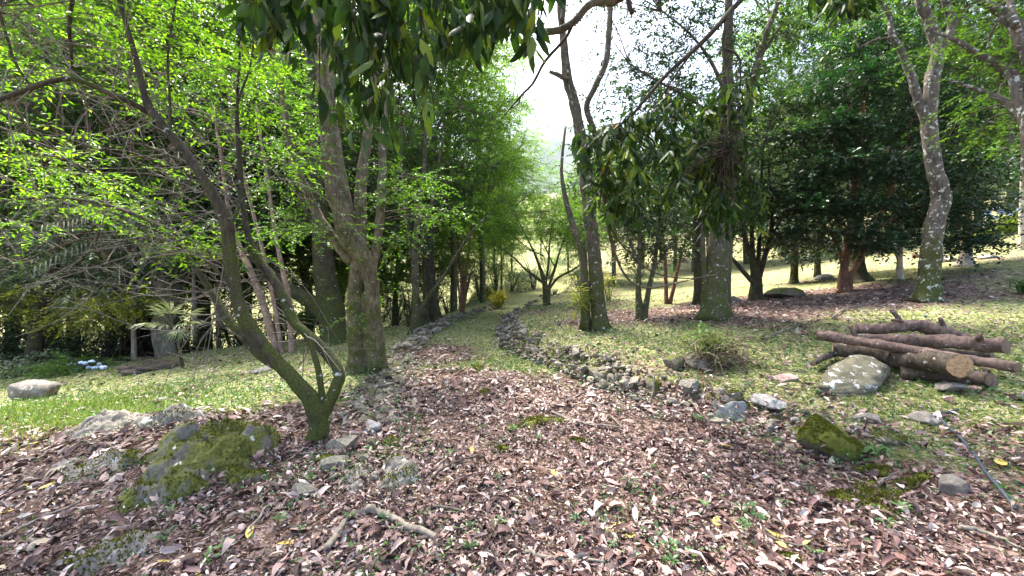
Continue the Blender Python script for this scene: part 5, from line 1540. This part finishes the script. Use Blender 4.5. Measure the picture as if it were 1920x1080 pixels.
for (px, py, rx, ry, nl) in CL:
    Yc = rng.uniform(3.9, 4.8) if py > 60 else 4.0
    for g in range(max(3, int(nl / 1.35))):
        c = at(px + rng.uniform(-1, 1) * rx, py - (26 if py > 60 else 12) + rng.uniform(-1, 1) * ry, Yc + rng.normal(0, .2))
        j = int(np.argsort(np.linalg.norm(sk - c, axis=1) + .8 * np.clip(c[2] - sk[:, 2], 0, None))[rng.integers(0, 5)])
        Pc = catmull([sk[j], sk[j] * .5 + c * .5 + np.array([0, 0, .1]), c], 4)
        V, q, _ = tube(Pc, np.linspace(.0042, .002, len(Pc)), 4, 0, 0, False); A.add(V, q)
        tdir = nrm(Pc[-1] - Pc[-3]); lam = rng.uniform(.1, .28)
        for h in range(9):
            D = np.array([rng.normal(0, .6), rng.normal(0, .6), -1.0 + rng.normal(0, .3)])
            l = rng.uniform(.09, .17)
            p = c - tdir * lam * rng.random() + rng.normal(0, .02, 3)
            if n_ind < 295 and h % 4 == 0:
                put_leaf(ob, p, D, l, rng, GLOSS); n_ind += 1
            else:
                ml.append((p, D, l))
A.build('twig_mass', M['bark_dark'], ob)['kind'] = 'stuff'
# upper crown of that tree, above the frame
C = np.stack([rng.uniform(1.0, 6.0, 900), rng.uniform(1.0, 4.5, 900), rng.uniform(5.6, 7.6, 900)], -1)
P_ = np.vstack([C, np.array([m_[0] for m_ in ml])])
D_ = np.vstack([nrm(rng.normal(0, .5, (len(C), 3)) + np.array([0, 0, -1.0])), np.array([m_[1] for m_ in ml])])
V, T = leaf_full(P_, D_, nrm(rng.normal(0, 1, P_.shape)), np.concatenate([rng.uniform(.11, .17, len(C)), [m_[2] for m_ in ml]]), .3, .1, .06)
B = Acc(); B.add(V, None, T); B.build('crown', M['glossy_i'], ob)['kind'] = 'stuff'

# ------------------------------------------------------------------ shrubs and plants
def shrub(px, py, wpx, hpx, kind, label, seed, ns=160, size=1.0, depth=None, name='shrub', cat='shrub', bark=None):
    rng = np.random.default_rng(seed)
    if depth is None:
        foot = hit(px, py)
    else:
        foot = on_ground((px - 960) / F * depth, depth)
    Yd = foot[1]
    w, h = wpx * Yd / F * .5, hpx * Yd / F
    top = (CAMZ + (540 - (py - hpx)) / F * Yd) - foot[2]
    h = max(.25, top)
    t = thing(name, foot, label, cat)
    A = Acc(); skel = []
    for k in range(7):
        e = foot + np.array([rng.uniform(-.7, .7) * w, rng.uniform(-.5, .5) * w, h * rng.uniform(.5, .85)])
        P = catmull([foot + np.array([rng.normal(0, .05), rng.normal(0, .05), -.05]), foot * .5 + e * .5 + np.array([0, 0, .1 * h]), e], 4)
        V, q, c = tube(P, np.linspace(.014, .005, len(P)) * max(1, h), 5, 0, 0, False)
        A.add(V, q); skel.extend(P)
    A.build('stem', bark or M['twig'], t)
    bl = []
    for k in range(6):
        bl.append((foot + np.array([rng.uniform(-.6, .6) * w, rng.uniform(-.5, .5) * w, h * rng.uniform(.25, .75)]), (w * .5, w * .5, h * .28), ns // 6))
    leaf, tw = crown_parts(bl, skel, kind, rng, size, 14, .006, .7, .38)
    leaf.build('foliage', M[KIND[kind][5]], t)
    tw.build('branchwork', bark or M['twig'], t)['kind'] = 'stuff'
    return t, foot
SH = [(70, 690, 170, 110, 'maple', 'dark bluish green shrub at the far left behind the bare boulder', 260, 1.2, 10.5),
      (175, 690, 140, 90, 'maple', 'dark bluish green shrub left of the hydrangea', 200, 1.2, 12),
      (300, 668, 120, 70, 'mid', 'rounded green shrub behind the hydrangea', 170, 1.2, 13),
      (-40, 700, 150, 130, 'dark', 'dark shrub at the very left edge', 200, 1.2, 9.5),
      (30, 705, 150, 60, 'grey', 'grey straw coloured dry bush behind the bare boulder', 130, 1.0, 8.8),
      (350, 660, 56, 34, 'fresh', 'leafy green bush right of the palm trunk', 120, 1.0, 12.5),
      (411, 652, 44, 36, 'fresh', 'small bluish green bush left of the leaning stems', 100, 1.0, 13),
      (460, 655, 100, 100, 'dark', 'dark bush between the leaning tree stems', 180, 1.2, 13.5),
      (575, 650, 110, 80, 'mid', 'green bush under the massive dark limb', 150, 1.2, 11.5),
      (740, 600, 70, 70, 'mid', 'bluish green bush behind the small pale tree', 150, 1.3, 17),
      (690, 610, 70, 80, 'fresh', 'light green bush behind the forked tree', 130, 1.4, 18),
      (840, 575, 90, 60, 'fresh', 'light bush behind the slender stem clump', 130, 1.5, 22),
      (900, 560, 80, 80, 'mid', 'round green bush on the far path side', 170, 1.5, 26),
      (960, 545, 70, 70, 'mid', 'dense green bush at the far end of the path', 160, 1.6, 30),
      (350, 655, 120, 110, 'mid', 'dim green undergrowth behind the tall palm', 200, 1.4, 16),
      (440, 650, 120, 120, 'fresh', 'light green undergrowth behind the pinkish stems', 200, 1.4, 17),
      (540, 640, 120, 110, 'mid', 'green undergrowth left of the massive dark trunk', 200, 1.4, 17),
      (200, 680, 140, 120, 'dark', 'dark undergrowth behind the drooping tree', 220, 1.4, 15),
      (650, 610, 70, 100, 'fresh', 'tall light bush between the massive and the forked trunk', 150, 1.4, 17),
      (770, 590, 70, 90, 'grey', 'greyish green bush behind the dark stump', 170, 1.5, 20),
      (810, 570, 80, 100, 'fresh', 'tall light green bush behind the dark path trunk', 190, 1.5, 23),
      (870, 560, 80, 110, 'lime', 'lime green bush behind the slender stem clump', 200, 1.6, 25),
      (930, 545, 80, 90, 'lime', 'lime green bush left of the umbrella tree', 200, 1.6, 28),
      (1000, 530, 70, 70, 'grey', 'greyish bush behind the umbrella tree', 150, 1.6, 30),
      (1140, 560, 46, 50, 'olive', 'thin yellowish bush right of the umbrella tree', 50, 1.2, 15),
      (1030, 520, 90, 60, 'fresh', 'bright green bush on the far hillside', 140, 1.6, 34),
      (1085, 540, 60, 50, 'mid', 'dull bush behind the straight grey trunk', 90, 1.5, 24),
      (1200, 540, 120, 60, 'fresh', 'pale green bush beyond the sunlit slope', 140, 1.6, 26),
      (1480, 480, 160, 60, 'fresh', 'pale hedge like bush high on the right slope', 160, 1.7, 27),
      (1660, 450, 160, 60, 'mid', 'green bush at the top of the right slope', 160, 1.7, 28),
      (1900, 420, 160, 80, 'fresh', 'light bush at the top right of the slope', 150, 1.5, 24)]
for i, (px, py, w, h, kd, lab, ns, sz, dp) in enumerate(SH):
    shrub(px, py, w, h, kd, lab, 200 + i, ns, sz, dp)

# hydrangea with pale blue flower heads
t, foot = shrub(155, 702, 96, 30, 'fresh', 'low hydrangea with pale blue and white flower heads', 301, 260, .9, 8.6, 'hydrangea', 'plant')
Yd = foot[1]
rng = np.random.default_rng(302)
V0, T0 = ico(2)
for (px, py) in [(124, 692), (138, 685), (160, 681), (172, 678), (186, 683), (148, 692), (166, 689), (131, 684), (178, 690), (152, 680), (194, 689)]:
    c = at(px, py, Yd - .1 + rng.uniform(-.1, .15))
    V = V0 * rng.uniform(.045, .06) * np.array([1, 1, .8]) * (1 + .12 * rng.normal(0, 1, (len(V0), 1))) + c
    A = Acc(); A.add(V, None, T0)
    A.build('flower_head', M['petal'], t)

# palms on the left
def fan(acc, c, axis, r, n, rng, spread=2.6, droop=.25):
    axis = nrm(np.asarray(axis, float))
    side = nrm(np.cross(axis, [0, 0, 1.0]))
    up = np.cross(side, axis)
    a = np.linspace(-spread / 2, spread / 2, n)
    D = np.cos(a)[:, None] * axis + np.sin(a)[:, None] * side
    D = D + np.array([0, 0, -droop]) + rng.normal(0, .06, (n, 3))
    V, T = leaf_full(np.tile(c, (n, 1)), D, np.tile(up, (n, 1)), np.full(n, r), .085, -.25, .02)
    acc.add(V, None, T)
def feather(acc, pts, n, ll, rng, wr=.07):
    P = catmull(pts, 8)
    f = np.linspace(.15, 1, n)
    base = np.stack([np.interp(f * (len(P) - 1), np.arange(len(P)), P[:, k]) for k in range(3)], -1)
    T = nrm(np.gradient(base, axis=0))
    S = nrm(np.cross(T, [0, 0, 1.0]))
    for sg in (-1, 1):
        D = S * sg * .8 + T * .6 + np.array([0, 0, -.45]) + rng.normal(0, .06, (n, 3))
        V, Tt = leaf_full(base, D, np.tile([0, 0, 1.0], (n, 1)), ll * (1 - .5 * (f - .4) ** 2), wr, -.2, .02)
        acc.add(V, None, Tt)
    V, q, c = tube(P, np.linspace(.012, .004, len(P)), 5, 0, 0, False); acc.add(V, q)
rng = np.random.default_rng(310)
pf = hit(343, 687); Yd = pf[1]
pt = thing('small_palm', pf, 'small palm with spread fronds standing on the left meadow', 'palm')
top = at(326, 612, Yd + .1)
world_tube('trunk', [pf + np.array([0, 0, -.1]), at(336, 650, Yd), top], [.035, .028, .024], M['bark_grey'], pt)
for (dx, dz, ll) in [(-1.3, .15, .40), (-.5, .75, .36), (.1, .9, .34), (.6, .55, .42), (1.0, .2, .40), (-.2, .1, .34), (.25, -.2, .36)]:
    A = Acc()
    e = top + np.array([dx, rng.uniform(-.5, .2), dz]) * .55
    fan(A, top * .45 + e * .55, e - top, ll, 15, rng)
    V, q = thin_tubes(top[None], (top * .45 + e * .55)[None], .008, .005); A.add(V, q)
    A.build('frond', M['palm'], pt)
# tall palm with a rough pale trunk and a dark dead skirt behind
d = 11.2
pb = on_ground((308 - 960) / F * d, d)
pt = thing('tall_palm', pb, 'tall palm with a thick pale scaly trunk behind the small palm', 'palm')
P = catmull([pb + np.array([0, 0, -.2]), at(308, 600, d), at(307, 550, d), at(306, 510, d), at(306, 470, d)], 8)
V, q, c = tube(P, np.linspace(.25, .19, len(P)), 14, .05, 3)
V = V + .03 * np.sin(V[:, 2:3] * 38 + np.arctan2(V[:, 1:2] - d, V[:, 0:1]) * 6)
A = Acc(); A.add(V, q, c); A.build('trunk', bark_mat('scaly_palm_bark', (.11, .095, .08), (.52, .47, .41), -.2, .2, 0, scale=.6), pt, smooth=True)
rng = np.random.default_rng(311)
tp = P[-1]
for k in range(14):
    an = k * .449 * 2; el = rng.uniform(-.2, .9)
    d1_ = np.array([math.cos(an) * math.cos(el), math.sin(an) * math.cos(el), math.sin(el)])
    A = Acc(); feather(A, [tp, tp + d1_ * 1.3 + np.array([0, 0, .3]), tp + d1_ * 2.6 + np.array([0, 0, -.5])], 26, .55, rng)
    A.build('frond', M['palm_dark'], pt)
# heap of dark dead fronds by the palm
rng = np.random.default_rng(312)
c = on_ground((278 - 960) / F * 11.9, 11.9)
A = Acc(); n = 2200
u = rng.random(n) ** .6
x = c[0] + rng.normal(0, .45, n); y = c[1] + rng.normal(0, .3, n)
z = gz(x, y) + rng.random(n) * 2.6 * np.exp(-((x - c[0]) / .7) ** 2)
D = nrm(rng.normal(0, .35, (n, 3)) + np.array([0, 0, -1.0]))
V, T = leaf_full(np.stack([x, y, z], -1), D, nrm(rng.normal(0, 1, (n, 3))), rng.uniform(.3, .6, n), .10, .1, .05); A.add(V, None, T)
o = A.build('dead_frond_heap', M['dead_frond'], None, tuple(c)); tag(o, 'dark curtain of dead palm fronds beside the scaly palm trunk', 'dead fronds')
for i, (px, py, hpx, w, dp, lab) in enumerate([(252, 676, 150, 9, 11.0, 'thin pale upright trunk left of the palms'), (1918, 520, 120, 10, 13, 'thin trunk at the right edge of the sunny slope'), (366, 640, 150, 8, 14, 'thin pale trunk behind the small palm'), (410, 640, 160, 9, 15.5, 'thin pale trunk behind the small bush')]):
    tree('thin_trunk_tree', lab, (px, py), [[(px, py + 3, w), (px - 2, py - hpx * .5, w * .85), (px - 3, py - hpx, w * .7), (px, py - hpx * 2, w * .4)]], [(px, py - hpx * 2, 60, 40, .2, 70, 'mid')], 'mid', M['bark_pale'], seed=320 + i, depth=dp, flare=False, size=1.3)

# strap leaved clumps
def strap_clump(px, py, wpx, hpx, label, seed, n=90, mat='strap', depth=None, dead=0, name='strap_plant'):
    rng = np.random.default_rng(seed)
    foot = hit(px, py) if depth is None else on_ground((px - 960) / F * depth, depth)
    Yd = foot[1]
    L_ = max(wpx * .5, hpx) * Yd / F
    an = rng.uniform(0, 6.28, n); el = rng.uniform(.35, 1.4, n)
    D = np.stack([np.cos(an) * np.cos(el), np.sin(an) * np.cos(el), np.sin(el)], -1)
    P = foot + np.stack([rng.normal(0, .06, n), rng.normal(0, .06, n), np.zeros(n)], -1) * (L_ * 2)
    P[:, 2] = gz(P[:, 0], P[:, 1]) - .01
    V, T = leaf_full(P, D, np.tile([0, 0, 1.0], (n, 1)) + rng.normal(0, .2, (n, 3)), rng.uniform(.7, 1.25, n) * L_, .07, -.6, .02)
    A = Acc(); A.add(V, None, T)
    o = A.build(name, M[mat], None, tuple(foot)); tag(o, label, 'plant')
    return foot, L_
strap_clump(1850, 458, 52, 30, 'bright green strap leaved clump high on the right slope', 330)
strap_clump(1893, 440, 66, 36, 'larger bright green strap leaved clump at the right edge', 331, 140)
strap_clump(1915, 432, 60, 40, 'strap leaved clump cut by the right edge of the photo', 332, 120)
strap_clump(935, 578, 40, 34, 'bright yellow leaved plant at the far left side of the path', 333, 120, 'yellow_leaf')
strap_clump(915, 562, 30, 26, 'small yellow leaved plant behind the bright yellow one', 334, 80, 'yellow_leaf')
strap_clump(210, 676, 30, 22, 'small yellowish strap plant on the left meadow edge', 335, 60, 'yellow_leaf')
strap_clump(1920, 552, 34, 34, 'dark grassy clump at the right edge of the slope', 336, 80, 'herb')
# pale blue agapanthus heads beyond the right clumps
for i, (px, py) in enumerate([(1862, 408), (1880, 398), (1897, 405), (1910, 396), (1870, 392), (1888, 412), (1850, 400)]):
    d = 19.5
    c = at(px, py, d); g = on_ground(c[0], d)
    t = thing('agapanthus', g, 'pale blue ball shaped flower on a tall stalk at far right', 'flower', 'blue flowers at the far right')
    V, q = thin_tubes(g[None], c[None], .012, .008); A = Acc(); A.add(V, q); A.build('stalk', M['herb'], t)
    V = V0 * .17 * np.array([1, 1, .8]) * (1 + .15 * rng.normal(0, 1, (len(V0), 1))) + c
    A = Acc(); A.add(V, None, T0); A.build('flower_head', M['petal'], t)
# small rusty box on the sunny slope
bc = hit(1719, 484); s = bc[1] / F
A = Acc()
w_, h_ = 16 * s, 7 * s
B8 = np.array([[-.7, -.35, 0], [.7, -.35, 0], [.7, .35, 0], [-.7, .35, 0], [-1, -.5, 1], [1, -.5, 1], [1, .5, 1], [-1, .5, 1]]) * np.array([w_ * .5, w_ * .5, h_]) + bc
I8 = B8.copy(); cen = B8.mean(0); I8[:, :2] = cen[:2] + (B8[:, :2] - cen[:2]) * .86; I8[:4, 2] += h_ * .15
A.add(np.vstack([B8, I8]), np.array([[0, 1, 2, 3], [0, 4, 5, 1], [1, 5, 6, 2], [2, 6, 7, 3], [3, 7, 4, 0], [4, 12, 13, 5], [5, 13, 14, 6], [6, 14, 15, 7], [7, 15, 12, 4], [12, 8, 9, 13], [13, 9, 10, 14], [14, 10, 11, 15], [15, 11, 8, 12], [11, 10, 9, 8]]))
o = A.build('trough', M['rust'], None, tuple(bc)); tag(o, 'small brown trough on the sunny slope behind the lichen tree', 'trough')

# epiphyte tuft on the thin stem of the straight tree
rng = np.random.default_rng(340)
c = at(1090, 560, fI[1] - .12)
n = 120
an = rng.uniform(0, 6.28, n)
D = np.stack([np.cos(an), np.sin(an) * .6 - .25, rng.uniform(-1.3, .7, n)], -1)
V, T = leaf_full(c + rng.normal(0, .08, (n, 3)) * np.array([.7, .5, 1.6]), D, np.tile([0, 0, 1.0], (n, 1)) + rng.normal(0, .3, (n, 3)), rng.uniform(.12, .32, n), .09, -.5, .02)
A = Acc(); A.add(V, None, T)
o = A.build('epiphyte', M['olive'], None, tuple(c)); tag(o, 'tuft of strap leaved epiphyte clinging to the straight grey tree', 'plant')

# dark stump behind the thin path tree
sf = hit(782, 612); s = sf[1] / F
P = catmull([sf + np.array([0, .25, -.1]), sf + np.array([0, .25, 15 * s]), sf + np.array([-2 * s, .25, 35 * s]), sf + np.array([-6 * s, .25, 52 * s])], 5)
V, q, c = tube(P, np.linspace(25 * s, 8 * s, len(P)), 14, .16, 5)
A = Acc(); A.add(V, q, c); o = A.build('tree_stump', M['bark_dark'], None, tuple(sf), smooth=True)
tag(o, 'dark ragged tapering stump behind the thin path tree', 'stump')

# brush heap of cut stems with regrowth
rng = np.random.default_rng(350)
bf = hit(1340, 692)
bt = thing('brush_heap', bf, 'tangled heap of dry vine stems with green shoots in the right grass', 'brush heap')
A = Acc()
for k_ in range(150):
    a0 = bf + np.array([rng.normal(.02, .16), rng.normal(.12, .12), rng.uniform(.05, .34)])
    an = rng.uniform(0, 6.28)
    e = a0 + np.array([math.cos(an) * .38 + .1, math.sin(an) * .26 - .06, rng.uniform(-.34, .08)])
    e[2] = max(e[2], float(gz(e[0], e[1])) + .01)
    m_ = a0 * .5 + e * .5 + np.array([0, 0, rng.uniform(.02, .16)])
    Pc = catmull([a0, m_, e], 4)
    V, q, c = tube(Pc, np.linspace(.0065, .003, len(Pc)), 4, 0, 0, False); A.add(V, q)
A.build('stem_tangle', M['straw'], bt)['kind'] = 'stuff'
n = 420
an = rng.uniform(0, 6.28, n)
P0 = bf + np.stack([rng.normal(-.02, .16, n), rng.normal(.12, .1, n), rng.uniform(.12, .40, n)], -1)
D = np.stack([np.cos(an), np.sin(an), rng.uniform(-.5, 1.0, n)], -1)
V, T = leaf_full(P0, D, np.tile([0, 0, 1.0], (n, 1)), rng.uniform(.08, .22, n), .08, -.5, .02)
B = Acc(); B.add(V, None, T); B.build('grass_tuft', M['grass_fresh'], bt)['kind'] = 'stuff'
n = 60
P0 = bf + np.stack([rng.normal(-.1, .06, n), rng.normal(.15, .06, n), rng.uniform(.36, .55, n)], -1)
V, T = leaf_full(P0, rng.normal(0, 1, (n, 3)) + np.array([0, 0, .1]), np.tile([0, 0, 1.0], (n, 1)), rng.uniform(.05, .10, n), .45, -.1, .04)
B = Acc(); B.add(V, None, T); B.build('green_shoot', M['herb_bright'], bt)['kind'] = 'stuff'
# dead brush on the mound in the left meadow
bf = hit(255, 700)
bt = thing('earth_mound', bf, 'low mound of earth with dead roots in the left meadow', 'mound')
V, T = rock_verts(351, (1.1, .7, .30), ICO4, 0, .6)
V = V + bf + np.array([.05, .35, .0])
A = Acc(); A.add(V, None, T); A.build('soil', plain_mat('dark_soil', (.07, .055, .042), .95, .5, 18), bt, smooth=True)
A = Acc()
for k_ in range(60):
    a0 = bf + np.array([rng.normal(.15, .25), rng.normal(.3, .15), .2])
    a0[2] = float(gz(a0[0], a0[1])) + rng.uniform(.1, .28)
    e = a0 + np.array([rng.normal(0, .25), rng.normal(-.1, .15), rng.uniform(-.15, .1)])
    V, q = thin_tubes(a0[None], e[None], .006, .003); A.add(V, q)
A.build('root_tangle', M['twig'], bt)['kind'] = 'stuff'

# ------------------------------------------------------------------ seedlings, ferns and single fallen leaves
def seedling_mesh(seed, n=7, wr=.42):
    r = np.random.default_rng(seed)
    an = np.arange(n) * 2.4 + r.normal(0, .3, n)
    el = r.uniform(.0, .7, n)
    D = np.stack([np.cos(an) * np.cos(el), np.sin(an) * np.cos(el), np.sin(el)], -1)
    hh = r.uniform(.5, 1.0, n)
    P = np.stack([np.zeros(n), np.zeros(n), hh], -1) + D * .1
    V, T = leaf_full(P, D, np.tile([0, 0, 1.0], (n, 1)), r.uniform(.5, .95, n), wr, -.25, .05)
    A = Acc(); A.add(V, None, T)
    Vt, q = thin_tubes(np.tile([0, 0, -.1], (n, 1)) * 1.0, P, np.full(n, .02), np.full(n, .012)); A.add(Vt, q)
    me = make_mesh('seedling', np.concatenate(A.v), [np.concatenate(A.q), np.concatenate(A.t)])
    me.materials.append(M['herb_o'])
    return me
SEED = [seedling_mesh(400 + k, 5 + k % 4) for k in range(6)]
rng = np.random.default_rng(410)
pix = [(1640, 960), (1690, 968), (1400, 965), (1425, 985), (1395, 1000), (1290, 900), (1240, 790), (720, 985), (655, 985), (560, 1010), (740, 800), (640, 800), (590, 905), (1150, 1030), (1190, 1050), (1260, 1045), (1010, 830), (1330, 905), (1545, 800), (1570, 880), (1480, 800), (1450, 840), (1500, 885), (1620, 790), (1690, 700), (1530, 745), (1380, 720), (1410, 735), (1700, 960), (1750, 930), (360, 1000), (420, 1040), (310, 960), (500, 905), (880, 1040), (1080, 980), (1230, 930), (1360, 830)]
while len(pix) < 90:
    p = (rng.uniform(20, 1900), rng.uniform(730, 1075))
    pix.append(p)
for (px, py) in pix:
    g = hit(px, py)
    o = bpy.data.objects.new('seedling', SEED[int(rng.integers(0, 6))])
    o.location = g; s = rng.uniform(.035, .075)
    o.rotation_euler = (rng.normal(0, .15), rng.normal(0, .15), rng.uniform(0, 6.28)); o.scale = (s, s, s)
    COL.objects.link(o)
    tag(o, 'small green seedling sprouting from the ground', 'seedling', 'seedlings sprouting from the ground')
def fern(px, py, label, seed, L_=.11, n=5):
    r = np.random.default_rng(seed)
    g = hit(px, py)
    t = thing('fern', g, label, 'fern')
    for k_ in range(n):
        an = k_ * 6.28 / n + r.normal(0, .3)
        e = np.array([math.cos(an), math.sin(an), 0]) * L_
        A = Acc(); feather(A, [g, g + e * .5 + np.array([0, 0, L_ * .7]), g + e + np.array([0, 0, L_ * .5])], 14, L_ * .28, r, .3)
        A.build('frond', M['herb_bright'], t)
fern(1590, 842, 'small fern growing before the round mossy boulder', 1)
fern(1640, 855, 'small fern at the right foot of the round mossy boulder', 2)
fern(1525, 795, 'small fern above the right path edge', 3, .09)
# broad pale weed beside the lichen boulder
strap_clump(1678, 700, 30, 22, 'pale broad leaved weed between the lichen boulder and the logs', 420, 9, 'herb_bright', None, 0, 'weed')

def flat_leaf(seed, mat):
    r = np.random.default_rng(seed)
    V, T = leaf_full(np.array([[-.5, 0, 0]]), np.array([[1.0, 0, 0]]), np.array([[0, 0, 1.0]]), np.ones(1), np.array([r.uniform(.3, .46)]), np.array([r.normal(.25, .25)]), np.array([r.uniform(-.04, .14)]))
    me = make_mesh('fallen_leaf', V, T); me.materials.append(mat); return me
FL = [flat_leaf(430 + k, M['litter_o']) for k in range(8)]
FLY = [flat_leaf(440 + k, M['litter_y']) for k in range(4)]
rng = np.random.default_rng(450)
cnt = 0
while cnt < 290:
    y = 1.9 * (4.2 / 1.9) ** rng.random(); x = rng.uniform(-1.28, 1.28) * y
    if rng.random() > float(litter_w(x, y)): continue
    yel = cnt % 12 == 0
    g = on_ground(x, y, .03)
    o = bpy.data.objects.new('fallen_leaf', (FLY if yel else FL)[int(rng.integers(0, 4 if yel else 8))])
    nn = slope_normal(np.array([x]), np.array([y]))[0] + rng.normal(0, .16, 3)
    q = Vector((0, 0, 1)).rotation_difference(Vector(nn).normalized())
    from mathutils import Quaternion
    o.rotation_mode = 'QUATERNION'; o.rotation_quaternion = q @ Quaternion((0, 0, 1), rng.uniform(0, 6.28))
    s = rng.uniform(.08, .16); o.scale = (s, s, s); o.location = g
    COL.objects.link(o)
    if yel: tag(o, 'yellow fallen leaf lying on the brown leaf litter', 'leaf', 'yellow fallen leaves')
    else: tag(o, 'large dry pinkish brown leaf lying on the foreground litter', 'leaf', 'large dry fallen leaves')
    cnt += 1

# ------------------------------------------------------------------ air
hv = np.array([[x, y, z] for z in (-14.0, 1120.0) for x, y in ((-1560, -60), (1960, -60), (1960, 3260), (-1560, 3260))])
hz, nt, N_, L_, b_ = mat_new('haze_air')
N_.remove(b_)
pv = N_.new('ShaderNodeVolumePrincipled')
pv.inputs['Color'].default_value = (.80, .88, 1.0, 1)
pv.inputs['Density'].default_value = .00011
L_.new(pv.outputs[0], N_['Material Output'].inputs['Volume'])
o = mesh_obj('haze', hv, np.array([[0, 3, 2, 1], [4, 5, 6, 7], [0, 1, 5, 4], [1, 2, 6, 5], [2, 3, 7, 6], [3, 0, 4, 7]]), hz)
tag(o, 'thin bluish haze over the distant wooded hill', 'haze', kind='stuff')
for o in bpy.data.objects:
    if '_o' in o:
        del o['_o']
